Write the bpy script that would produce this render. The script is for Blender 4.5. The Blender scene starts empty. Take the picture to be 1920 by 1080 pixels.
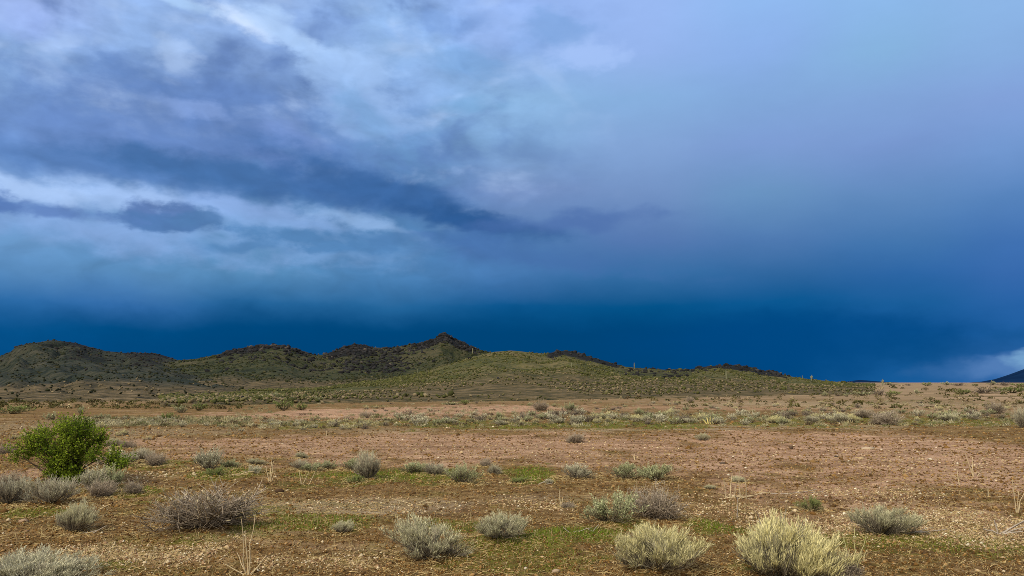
import bpy, math
import numpy as np

# ------------------------------------------------------------------ scene, camera, sun, exposure
S = bpy.context.scene
COL = S.collection
PW, PH, F, EYE, HOR = 1920.0, 1080.0, 1387.0, 1.6, 717.0
PITCH = math.atan((HOR - PH / 2) / F)
cam = bpy.data.cameras.new('camera')
cam.sensor_width = 36.0
cam.lens = 36.0 * F / PW
cam.clip_start = 0.1
cam.clip_end = 40000
camo = bpy.data.objects.new('camera', cam)
COL.objects.link(camo)
camo.location = (0, 0, EYE)
camo.rotation_euler = (math.pi / 2 + PITCH, 0, 0)
S.camera = camo

SUN_AZ, SUN_EL = math.radians(215), math.radians(42)      # behind the camera, to its left (azimuth clockwise from +Y)
sun = bpy.data.lights.new('sun', 'SUN')
sun.energy = 1.5
sun.angle = math.radians(14)
sun.color = (1.0, 0.90, 0.72)
suno = bpy.data.objects.new('sun', sun)
COL.objects.link(suno)
suno.rotation_euler = (math.pi / 2 - SUN_EL, 0, math.pi - SUN_AZ)
S.view_settings.view_transform = 'Standard'
S.view_settings.look = 'None'
S.view_settings.exposure = 1.1
S.view_settings.gamma = 1.0
S.view_settings.use_curve_mapping = False
S.cycles.max_bounces = 5
S.cycles.diffuse_bounces = 3
S.cycles.glossy_bounces = 1
S.cycles.transparent_max_bounces = 8
S.cycles.use_denoising = False
S.cycles.filter_width = 0.85


def ray(px, py):
    """direction of a photo pixel in the world"""
    a = (np.asarray(px, float) - PW / 2) / F
    b = (PH / 2 - np.asarray(py, float)) / F
    c, s = math.cos(PITCH), math.sin(PITCH)
    return a, c - s * b, s + c * b


def azel(px, py):
    x, y, z = ray(px, py)
    return np.arctan2(x, y), np.arctan2(z, np.hypot(x, y))


def at(px, py):
    """point of the flat ground plane seen at a photo pixel"""
    x, y, z = ray(px, py)
    t = EYE / -z
    return x * t, y * t


def at_relief(px, py):
    """point of the uneven ground seen at a photo pixel"""
    x, y, z = ray(px, py)
    t = EYE / -z
    for _ in range(5):
        t = (EYE - gz(x * t, y * t)) / -z
    return float(x * t), float(y * t)


def lin(c):
    c = np.asarray(c, float) / 255.0
    return tuple(np.where(c <= 0.04045, c / 12.92, ((c + 0.055) / 1.055) ** 2.4))


# ------------------------------------------------------------------ node helper
class G:
    def __init__(self, tree):
        self.t = tree
        self.n = tree.nodes
        self.l = tree.links

    def node(self, typ, **kw):
        n = self.n.new(typ)
        for k, v in kw.items():
            setattr(n, k, v)
        return n

    def put(self, sock, v):
        if v is None:
            return
        if isinstance(v, bpy.types.NodeSocket):
            self.l.new(v, sock)
        else:
            if hasattr(sock, 'default_value') and sock.type == 'RGBA' and len(v) == 3:
                v = tuple(v) + (1,)
            sock.default_value = v

    def math(self, op, a, b=None, clamp=False):
        n = self.node('ShaderNodeMath', operation=op, use_clamp=clamp)
        self.put(n.inputs[0], a)
        self.put(n.inputs[1], b)
        return n.outputs[0]

    def vmath(self, op, a, b=None, scale=None):
        n = self.node('ShaderNodeVectorMath', operation=op)
        self.put(n.inputs[0], a)
        self.put(n.inputs[1], b)
        if scale is not None:
            self.put(n.inputs['Scale'], scale)
        return n.outputs['Value'] if op in ('LENGTH', 'DOT_PRODUCT') else n.outputs[0]

    def mix(self, fac, a, b, blend='MIX'):
        n = self.node('ShaderNodeMix', data_type='RGBA', blend_type=blend)
        self.put(n.inputs[0], fac)
        self.put(n.inputs[6], a)
        self.put(n.inputs[7], b)
        return n.outputs[2]

    def rng(self, v, a, b, c=0.0, d=1.0, smooth=True):
        n = self.node('ShaderNodeMapRange', interpolation_type='SMOOTHSTEP' if smooth else 'LINEAR')
        self.put(n.inputs[0], v)
        for i, x in enumerate((a, b, c, d)):
            self.put(n.inputs[1 + i], x)
        return n.outputs[0]

    def noise(self, vec, scale, detail=4, rough=0.55, dist=0.0, out=0):
        n = self.node('ShaderNodeTexNoise')
        self.put(n.inputs['Vector'], vec)
        n.inputs['Scale'].default_value = scale
        n.inputs['Detail'].default_value = detail
        n.inputs['Roughness'].default_value = rough
        n.inputs['Distortion'].default_value = dist
        return n.outputs[out]

    def ramp(self, v, stops, interp='LINEAR'):
        n = self.node('ShaderNodeValToRGB')
        e = n.color_ramp
        e.interpolation = interp
        while len(e.elements) < len(stops):
            e.elements.new(0.5)
        for el, (p, c) in zip(e.elements, stops):
            el.position = p
            el.color = tuple(c) + (1,) if len(c) == 3 else c
        self.put(n.inputs[0], v)
        return n.outputs[0]

    def xyz(self, x, y, z):
        n = self.node('ShaderNodeCombineXYZ')
        self.put(n.inputs[0], x)
        self.put(n.inputs[1], y)
        self.put(n.inputs[2], z)
        return n.outputs[0]


# ------------------------------------------------------------------ sky: storm clouds over a NISHITA sky
def build_world():
    w = bpy.data.worlds.new('World')
    S.world = w
    w.use_nodes = True
    w.node_tree.nodes.clear()
    g = G(w.node_tree)
    tc = g.node('ShaderNodeTexCoord')
    dirv = g.vmath('NORMALIZE', tc.outputs['Generated'])
    sp = g.node('ShaderNodeSeparateXYZ')
    g.put(sp.inputs[0], dirv)
    az = g.math('ARCTAN2', sp.outputs[0], sp.outputs[1])
    el = g.math('ARCSINE', sp.outputs[2])
    # cloud space: azimuth and stretched elevation
    base = g.xyz(az, g.math('MULTIPLY', el, 2.0), sp.outputs[1])
    cl = g.xyz(az, el, 0.0)
    wn = g.noise(base, 5.0, 5, 0.55, out=1)
    warp = g.vmath('SUBTRACT', wn, (0.5, 0.5, 0.5))
    wn2 = g.noise(base, 17.0, 4, 0.55, out=1)
    warp2 = g.vmath('SUBTRACT', wn2, (0.5, 0.5, 0.5))
    p_soft = g.vmath('ADD', cl, g.vmath('MULTIPLY', warp, (0.07, 0.035, 0)))
    p_blob = g.vmath('ADD', g.vmath('ADD', cl, g.vmath('MULTIPLY', warp, (0.12, 0.045, 0))), g.vmath('MULTIPLY', warp2, (0.055, 0.028, 0)))
    sq = g.node('ShaderNodeSeparateXYZ')
    g.put(sq.inputs[0], p_soft)
    u, v = sq.outputs[0], sq.outputs[1]
    ys = [0, 90, 180, 270, 360, 450, 510, 570, 620, 700]
    grid = {
        0: [(158, 184, 238), (140, 175, 222), (125, 160, 210), (107, 146, 203), (112, 150, 203), (106, 152, 200), (90, 140, 190), (45, 108, 168), (8, 86, 146), (3, 80, 140)],
        240: [(150, 184, 236), (142, 176, 226), (114, 148, 204), (112, 147, 203), (100, 142, 193), (100, 148, 198), (90, 140, 188), (52, 110, 172), (2, 82, 140), (0, 72, 130)],
        480: [(150, 182, 233), (138, 170, 220), (110, 144, 200), (106, 142, 200), (90, 133, 186), (94, 144, 190), (86, 138, 184), (38, 102, 156), (0, 75, 130), (0, 67, 120)],
        720: [(146, 182, 233), (148, 186, 233), (122, 158, 213), (107, 150, 200), (84, 128, 180), (82, 130, 180), (78, 131, 182), (36, 102, 156), (0, 74, 128), (0, 67, 118)],
        960: [(148, 180, 238), (142, 177, 233), (140, 181, 224), (129, 168, 212), (116, 144, 194), (80, 124, 176), (72, 122, 178), (12, 86, 142), (0, 70, 122), (0, 67, 118)],
        1200: [(154, 186, 243), (150, 182, 238), (136, 177, 224), (130, 164, 213), (116, 148, 198), (84, 120, 176), (54, 110, 164), (4, 82, 136), (0, 70, 125), (0, 68, 122)],
        1440: [(145, 186, 240), (140, 177, 233), (130, 168, 218), (125, 157, 212), (106, 148, 194), (78, 121, 176), (50, 104, 160), (12, 88, 146), (2, 78, 140), (0, 71, 130)],
        1680: [(140, 184, 233), (135, 180, 224), (130, 166, 218), (120, 152, 208), (96, 138, 190), (66, 117, 174), (45, 102, 165), (26, 94, 155), (14, 84, 150), (22, 90, 152)],
        1920: [(140, 181, 230), (135, 174, 224), (130, 162, 218), (114, 152, 208), (86, 131, 188), (64, 113, 178), (55, 106, 173), (40, 99, 166), (30, 94, 160), (50, 104, 168)],
    }
    E0, E1 = math.radians(-4), math.radians(42)
    vv = g.rng(v, E0, E1, smooth=False)
    cols = []
    for px in sorted(grid):
        stops = []
        for py, c in zip(ys, grid[px]):
            e = float(azel(px, py)[1])
            stops.append(((e - E0) / (E1 - E0), lin(c)))
        stops = stops[::-1]
        top = np.array(lin(grid[px][0]))
        stops.append((1.0, tuple(top * 0.6 + np.array(lin((175, 195, 235))) * 0.4)))
        cols.append((float(azel(px, 450)[0]), g.ramp(vv, stops, 'CARDINAL' if False else 'LINEAR')))
    c = cols[0][1]
    for (a0, _), (a1, r) in zip(cols, cols[1:]):
        c = g.mix(g.rng(u, a0, a1), c, r)
    # broken light and dark inside the deck, strongest high on the left
    n1 = g.noise(base, 7.0, 6, 0.6)
    n2 = g.noise(g.xyz(az, g.math('MULTIPLY', el, 2.6), 3.0), 15.0, 6, 0.6)
    wl = g.math('MULTIPLY', g.rng(az, 0.22, -0.15), g.rng(el, 0.19, 0.30))
    amp = g.math('ADD', g.math('MULTIPLY', wl, 0.55), 0.10)
    d = g.math('ADD', g.math('SUBTRACT', n1, 0.5), g.math('MULTIPLY', g.math('SUBTRACT', n2, 0.5), 0.6))
    gain = g.math('ADD', 1.0, g.math('MULTIPLY', d, amp))
    c = g.vmath('SCALE', c, None, gain)
    n3 = g.noise(g.xyz(az, g.math('MULTIPLY', el, 1.5), 7.0), 9.0, 5, 0.5, 0.4)
    n4 = g.noise(g.xyz(az, g.math('MULTIPLY', el, 1.7), 9.0), 22.0, 4, 0.5, 0.3)
    d3 = g.math('ADD', n3, g.math('MULTIPLY', g.math('SUBTRACT', n4, 0.5), 0.35))
    c = g.mix(g.math('MULTIPLY', g.rng(d3, 0.50, 0.74), g.math('MULTIPLY', wl, 0.6)), c, lin((184, 210, 250)))
    c = g.mix(g.math('MULTIPLY', g.rng(d3, 0.50, 0.28), g.math('MULTIPLY', wl, 0.6)), c, lin((84, 116, 176)))
    # cloud bodies: (px, py, half width px, half height px, tilt deg (down to the right +), colour, strength, edge noise)
    # (px, py, half width px, half height px, tilt deg (down to the right +), colour, strength, edge noise, softness)
    clouds = [
        (430, 240, 400, 84, 8, (98, 131, 189), .8, .6, 1),
        (110, 240, 260, 76, 3, (104, 138, 198), .8, .6, 1),
        (250, 150, 110, 26, 14, (96, 132, 192), .55, .6, 1),
        (640, 60, 120, 26, 0, (130, 164, 222), .5, .7, 1),
        (455, 46, 84, 22, 14, (206, 226, 255), .85, .9, .9),
        (560, 72, 150, 26, 16, (178, 210, 252), .8, .7, .8),
        (660, 128, 120, 40, 14, (170, 204, 250), .7, .8, .8),
        (690, 170, 110, 80, 20, (156, 191, 240), .62, .9, .9),
        (338, 104, 44, 32, 45, (186, 212, 250), .5, 1.0, 1.1),
        (112, 84, 48, 26, 30, (176, 204, 248), .6, 1.0, 1),
        (330, 4, 80, 16, 8, (176, 210, 250), .7, .6, .9),
        (40, 30, 60, 40, 0, (160, 186, 244), .6, .6, 1),
        (960, 50, 60, 40, 0, (160, 192, 248), .6, .8, .8),
        (1095, 105, 66, 30, 0, (168, 198, 250), .7, .8, .7),
        (1050, 60, 60, 30, 0, (122, 164, 220), .6, .8, .8),
        (905, 120, 70, 28, 0, (118, 164, 216), .55, .8, .8),
        (850, 40, 90, 28, 0, (122, 160, 220), .6, .8, .8),
        (870, 196, 60, 18, 0, (118, 166, 212), .6, .7, .9),
        (690, 205, 50, 34, 40, (116, 160, 208), .6, .8, .9),
        (800, 170, 70, 50, 0, (152, 188, 238), .5, .8, .9),
        (540, 258, 70, 26, 5, (126, 156, 216), .7, .6, .9),
        (350, 206, 100, 16, 10, (136, 166, 222), .7, .7, .8),
        (500, 300, 60, 16, 10, (120, 148, 208), .6, .6, .9),
        # bright gap under the deck
        (70, 354, 190, 26, 5, (172, 203, 248), .95, .5, .95),
        (300, 374, 190, 26, 6, (166, 198, 246), .9, .6, .95),
        (500, 400, 170, 26, 9, (142, 176, 230), .85, .7, .95),
        (690, 424, 120, 18, 11, (146, 182, 228), .8, .8, .9),
        (200, 436, 330, 42, 3, (134, 170, 222), .92, .7, 1.2),
        (560, 444, 240, 32, 5, (122, 162, 212), .85, .7, 1.2),
        # dark underside of the deck
        (180, 308, 340, 28, 3, (86, 126, 184), .85, .5, .9),
        (430, 330, 290, 32, 6, (68, 111, 167), .92, .5, .9),
        (630, 338, 180, 52, 14, (66, 108, 166), .9, .5, .9),
        (740, 372, 170, 32, 14, (60, 103, 160), .95, .4, .8),
        (890, 418, 150, 22, 10, (46, 92, 150), .95, .45, .9),
        (1060, 418, 170, 20, -3, (78, 112, 172), .75, .5, 1),
        (860, 446, 140, 12, 3, (74, 118, 174), .7, .6, .9),
        (1000, 480, 240, 26, 8, (70, 110, 170), .6, .6, 1),
        # ragged small clouds in the gap
        (272, 398, 44, 30, 0, (92, 124, 180), .95, 1.0, .75),
        (345, 402, 40, 26, 0, (92, 126, 182), .95, 1.0, .75),
        (320, 420, 120, 18, 2, (82, 122, 176), .95, 1.0, .7),
        (405, 414, 50, 20, -6, (84, 126, 178), .9, 1.0, .75),
        (10, 374, 44, 30, 20, (88, 124, 186), .92, .9, .75),
        (125, 400, 120, 18, 3, (96, 130, 190), .85, 1.1, .85),
        (640, 452, 170, 16, 4, (80, 130, 182), .85, .8, .7),
        (730, 450, 70, 16, 0, (82, 128, 180), .8, .8, .7),
        (470, 462, 80, 14, -4, (80, 130, 182), .75, .8, .8),
        # low storm base and the clear strip at the right
        (900, 650, 900, 60, 0, (0, 67, 118), .7, .3, 1),
        (1450, 645, 300, 50, 0, (0, 72, 134), .5, .3, 1),
        (1830, 696, 120, 20, -4, (66, 114, 172), .5, .4, 1),
        (1890, 686, 90, 24, -10, (88, 130, 186), .75, .4, 1),
        (1926, 667, 34, 18, -20, (122, 168, 208), .85, .5, 1),
    ]
    en = g.math('ADD', g.math('SUBTRACT', g.noise(base, 11.0, 6, 0.62), 0.5), g.math('MULTIPLY', g.math('SUBTRACT', g.noise(g.xyz(az, g.math('MULTIPLY', el, 1.4), 2.0), 34.0, 4, 0.55), 0.5), 0.45))
    for (px, py, hw, hh, tilt, colr, st, edge, soft) in clouds:
        a, e = azel(px, py)
        a2, _ = azel(px + 10, py)
        _, e2 = azel(px, py - 10)
        sx, sy = float(a2 - a) / 10 * hw, float(e2 - e) / 10 * hh
        m = g.node('ShaderNodeMapping', vector_type='TEXTURE')
        g.put(m.inputs['Vector'], p_blob)
        m.inputs['Location'].default_value = (float(a), float(e), 0)
        m.inputs['Rotation'].default_value = (0, 0, -math.radians(tilt))
        m.inputs['Scale'].default_value = (sx, sy, 1)
        ln = g.vmath('LENGTH', m.outputs[0])
        ln = g.math('ADD', ln, g.math('MULTIPLY', en, edge * 2.6))
        f = g.rng(ln, 0.9 + 0.55 * soft, 0.9 - 0.65 * soft, 0.0, st)
        c = g.mix(f, c, lin(colr))
    # fine billows over the broken part of the deck, gap included
    nf = g.noise(g.xyz(az, g.math('MULTIPLY', el, 1.9), 4.0), 20.0, 5, 0.5, 0.5)
    ff = g.math('MULTIPLY', g.math('SUBTRACT', nf, 0.5), g.math('MULTIPLY', g.rng(az, 0.15, -0.15), g.rng(el, 0.08, 0.14)))
    c = g.vmath('SCALE', c, None, g.math('ADD', 1.0, g.math('MULTIPLY', ff, 0.5)))
    # outside the view the deck goes on: pale overcast overhead and towards the sun behind the camera
    nb = g.noise(dirv, 3.0, 5, 0.55)
    pale = g.ramp(g.math('ADD', g.math('MULTIPLY', g.math('ABSOLUTE', el), 0.6), g.math('MULTIPLY', g.math('SUBTRACT', nb, 0.5), 0.5)),
                  [(0.0, (0.56, 0.55, 0.54)), (0.35, (0.74, 0.72, 0.69)), (0.7, (0.86, 0.84, 0.81)), (1.0, (0.74, 0.74, 0.76))])
    side = g.rng(g.math('ABSOLUTE', az), math.radians(48), math.radians(115))
    up = g.rng(el, math.radians(33), math.radians(70))
    out = g.math('MAXIMUM', side, up)
    c = g.mix(out, c, pale)
    sky = g.node('ShaderNodeTexSky', sky_type='NISHITA')
    sky.sun_disc = False
    sky.sun_elevation = SUN_EL
    sky.sun_rotation = SUN_AZ
    b1 = g.node('ShaderNodeBackground')
    g.put(b1.inputs[0], sky.outputs[0])
    b1.inputs[1].default_value = 0.05
    b2 = g.node('ShaderNodeBackground')
    g.put(b2.inputs[0], c)
    b2.inputs[1].default_value = 0.467          # the cloud colours are as photographed at exposure 1.1
    ms = g.node('ShaderNodeMixShader')
    cover = g.math('SUBTRACT', 1.0, g.math('MULTIPLY', out, g.rng(nb, 0.5, 0.75, 0.0, 0.5)))
    g.put(ms.inputs[0], cover)
    g.l.new(b1.outputs[0], ms.inputs[1])
    g.l.new(b2.outputs[0], ms.inputs[2])
    o = g.node('ShaderNodeOutputWorld')
    g.l.new(ms.outputs[0], o.inputs[0])
    w.cycles.sampling_method = 'MANUAL'
    w.cycles.sample_map_resolution = 512


build_world()

# ------------------------------------------------------------------ numpy noise
RS = np.random.RandomState(11)


def _h(ix, iy, seed):
    n = (ix.astype(np.int64) * 374761393 + iy.astype(np.int64) * 668265263 + seed * 974634777) & 0xFFFFFFFF
    n = ((n ^ (n >> 13)) * 1274126177) & 0xFFFFFFFF
    n = n ^ (n >> 16)
    return (n & 0xFFFFFF) / float(0xFFFFFF)


def vnoise(x, y, seed=0):
    x = np.asarray(x, float)
    y = np.asarray(y, float)
    ix, iy = np.floor(x), np.floor(y)
    fx, fy = x - ix, y - iy
    fx, fy = fx * fx * fx * (fx * (fx * 6 - 15) + 10), fy * fy * fy * (fy * (fy * 6 - 15) + 10)
    a, b = _h(ix, iy, seed), _h(ix + 1, iy, seed)
    c, d = _h(ix, iy + 1, seed), _h(ix + 1, iy + 1, seed)
    return (a * (1 - fx) + b * fx) * (1 - fy) + (c * (1 - fx) + d * fx) * fy - 0.5


def fbm(x, y, octv=4, seed=0, gain=0.5):
    s, a, t = 0.0, 1.0, 0.0
    for k in range(octv):
        s = s + a * vnoise(x * 2.03 ** k + 17.3 * k, y * 2.03 ** k - 9.1 * k, seed + k)
        t += a
        a *= gain
    return s / t * 1.6


def sstep(a, b, x):
    t = np.clip((np.asarray(x, float) - a) / (b - a), 0, 1)
    return t * t * (3 - 2 * t)


# ------------------------------------------------------------------ mesh helpers
def mesh(name, V, faces, mats, colr=None, fmat=None, smooth=False, extra=None):
    """faces: array (n,3) or (n,4), or a list of such arrays"""
    me = bpy.data.meshes.new(name)
    V = np.ascontiguousarray(V, np.float32)
    if not isinstance(faces, (list, tuple)):
        faces = [faces]
    faces = [np.asarray(f, np.int32) for f in faces if len(f)]
    loops = np.concatenate([f.ravel() for f in faces])
    tot = np.concatenate([np.full(len(f), f.shape[1], np.int32) for f in faces])
    start = np.concatenate([[0], np.cumsum(tot)[:-1]]).astype(np.int32)
    me.vertices.add(len(V))
    me.vertices.foreach_set('co', V.ravel())
    me.loops.add(len(loops))
    me.loops.foreach_set('vertex_index', loops)
    me.polygons.add(len(tot))
    me.polygons.foreach_set('loop_start', start)
    me.polygons.foreach_set('loop_total', tot)
    if fmat is not None:
        me.polygons.foreach_set('material_index', np.asarray(fmat, np.int32))
    if smooth:
        me.polygons.foreach_set('use_smooth', np.ones(len(tot), bool))
    for m in (mats if isinstance(mats, (list, tuple)) else [mats]):
        me.materials.append(m)
    if colr is not None:
        a = me.color_attributes.new('tone', 'FLOAT_COLOR', 'POINT')
        cc = np.ones((len(V), 4), np.float32)
        cc[:, :3] = colr
        a.data.foreach_set('color', cc.ravel())
    for k, arr in (extra or {}).items():
        a = me.attributes.new(k, 'FLOAT', 'POINT')
        a.data.foreach_set('value', np.ascontiguousarray(arr, np.float32))
    me.update()
    me.validate()
    return me


def link(name, data, parent=None, loc=None):
    o = bpy.data.objects.new(name, data)
    COL.objects.link(o)
    if parent is not None:
        o.parent = parent
    if loc is not None:
        o.location = loc
    return o


def tag(o, label=None, cat=None, group=None, kind=None):
    for k, v in (('label', label), ('category', cat), ('group', group), ('kind', kind)):
        if v:
            o[k] = v
    return o


def tubes(P, R, sides=3):
    """P (n,k,3) centre lines, R (n,k) radii -> V, F"""
    P = np.asarray(P, float)
    n, k, _ = P.shape
    R = np.broadcast_to(np.asarray(R, float), (n, k))
    T = np.gradient(P, axis=1)
    T /= np.linalg.norm(T, axis=2, keepdims=True) + 1e-9
    ref = np.where(np.abs(T[..., 2:3]) > 0.8, np.array([1.0, 0, 0]), np.array([0, 0, 1.0]))
    A = np.cross(T, ref)
    A /= np.linalg.norm(A, axis=2, keepdims=True) + 1e-9
    B = np.cross(T, A)
    ang = np.arange(sides) * 2 * np.pi / sides
    V = P[:, :, None, :] + R[:, :, None, None] * (np.cos(ang)[None, None, :, None] * A[:, :, None, :] + np.sin(ang)[None, None, :, None] * B[:, :, None, :])
    idx = np.arange(n * k * sides).reshape(n, k, sides)
    nx = np.roll(idx, -1, axis=2)
    Fq = np.stack([idx[:, :-1], nx[:, :-1], nx[:, 1:], idx[:, 1:]], -1).reshape(-1, 4)
    return V.reshape(-1, 3), Fq


def leaves(C, D, L, W, rs):
    """rhombic leaves, bent along the rib: centre C, direction D, length L, width W -> V (4n), F"""
    n = len(C)
    D = D / (np.linalg.norm(D, axis=1, keepdims=True) + 1e-9)
    r = rs.normal(size=(n, 3))
    Sd = np.cross(D, r)
    Sd /= np.linalg.norm(Sd, axis=1, keepdims=True) + 1e-9
    N = np.cross(D, Sd)
    L = np.broadcast_to(L, (n,))[:, None]
    W = np.broadcast_to(W, (n,))[:, None]
    a = C
    b = C + D * L * 0.5 + Sd * W * 0.5 + N * W * 0.18
    c = C + D * L
    d = C + D * L * 0.5 - Sd * W * 0.5 + N * W * 0.18
    V = np.stack([a, b, c, d], 1).reshape(-1, 3)
    i = np.arange(n)[:, None] * 4
    Fq = np.concatenate([i + [0, 1, 2], i + [0, 2, 3]])
    return V, Fq


ICO_V = None


def ico():
    t = (1 + 5 ** 0.5) / 2
    V = np.array([(-1, t, 0), (1, t, 0), (-1, -t, 0), (1, -t, 0), (0, -1, t), (0, 1, t), (0, -1, -t), (0, 1, -t), (t, 0, -1), (t, 0, 1), (-t, 0, -1), (-t, 0, 1)], float)
    V /= np.linalg.norm(V[0])
    Fc = np.array([(0, 11, 5), (0, 5, 1), (0, 1, 7), (0, 7, 10), (0, 10, 11), (1, 5, 9), (5, 11, 4), (11, 10, 2), (10, 7, 6), (7, 1, 8), (3, 9, 4), (3, 4, 2), (3, 2, 6), (3, 6, 8), (3, 8, 9), (4, 9, 5), (2, 4, 11), (6, 2, 10), (8, 6, 7), (9, 8, 1)])
    return V, Fc


OCT_V = np.array([(1, 0, 0), (-1, 0, 0), (0, 1, 0), (0, -1, 0), (0, 0, 1), (0, 0, -1)], float)
OCT_F = np.array([(0, 2, 4), (2, 1, 4), (1, 3, 4), (3, 0, 4), (2, 0, 5), (1, 2, 5), (3, 1, 5), (0, 3, 5)])


def scatter_solids(P, size, rs, BV, BF, flat=(0.45, 0.9), jit=0.35):
    """jittered, turned, flattened copies of a small solid"""
    n, k = len(P), len(BV)
    V = BV[None] * (1 + rs.uniform(-jit, jit, (n, k, 1)))
    V = V * np.stack([rs.uniform(.7, 1.3, n), rs.uniform(.7, 1.3, n), rs.uniform(*flat, n)], 1)[:, None, :]
    a = rs.uniform(0, 6.283, n)
    c, s = np.cos(a)[:, None], np.sin(a)[:, None]
    X = V[..., 0] * c - V[..., 1] * s
    Y = V[..., 0] * s + V[..., 1] * c
    t = rs.normal(0, .25, n)[:, None]
    V = np.stack([X, Y, V[..., 2] + X * t], -1)
    V = V * np.asarray(size)[:, None, None] + P[:, None, :]
    Fc = BF[None] + (np.arange(n) * k)[:, None, None]
    return V.reshape(-1, 3), Fc.reshape(-1, 3)


# ------------------------------------------------------------------ materials
def mat_base(name, rough=0.9, spec=0.15):
    m = bpy.data.materials.new(name)
    m.use_nodes = True
    g = G(m.node_tree)
    b = m.node_tree.nodes['Principled BSDF']
    b.inputs['Roughness'].default_value = rough
    b.inputs['Specular IOR Level'].default_value = spec
    return m, g, b


def mat_tone(name, scale=30.0, amount=0.35, rough=0.9, spec=0.12, objvar=0.25, translucent=0.0):
    """colour from the mesh's own tone, broken up by noise, a little different on every copy"""
    m, g, b = mat_base(name, rough, spec)
    a = g.node('ShaderNodeAttribute', attribute_name='tone')
    geo = g.node('ShaderNodeTexCoord')
    n = g.noise(geo.outputs['Object'], scale, 3, 0.6)
    k = g.math('ADD', 1 - amount / 2, g.math('MULTIPLY', n, amount))
    if objvar:
        oi = g.node('ShaderNodeObjectInfo')
        k = g.math('MULTIPLY', k, g.math('ADD', 1 - objvar / 2, g.math('MULTIPLY', oi.outputs['Random'], objvar)))
    c = g.vmath('SCALE', a.outputs['Color'], None, k)
    g.put(b.inputs['Base Color'], c)
    if translucent:
        tr = g.node('ShaderNodeBsdfTranslucent')
        g.put(tr.inputs[0], c)
        ms = g.node('ShaderNodeMixShader')
        ms.inputs[0].default_value = translucent
        g.l.new(b.outputs[0], ms.inputs[1])
        g.l.new(tr.outputs[0], ms.inputs[2])
        g.l.new(ms.outputs[0], m.node_tree.nodes['Material Output'].inputs[0])
    return m


M_WOOD = mat_tone('weathered_twigs', 60, 0.5)
M_LEAF = mat_tone('dry_leaves', 25, 0.35, translucent=0.25)
M_GREEN = mat_tone('green_leaves', 12, 0.4, translucent=0.3, objvar=0.1)
M_STONE = mat_tone('stones', 40, 0.5, objvar=0.0)
M_BLADE = mat_tone('grass_blades', 2, 0.4, translucent=0.3, objvar=0.0)
M_SCRUB = mat_tone('far_scrub', 1.5, 0.5, objvar=0.0)
M_CACTUS = mat_tone('cactus_skin', 3, 0.3)


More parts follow.
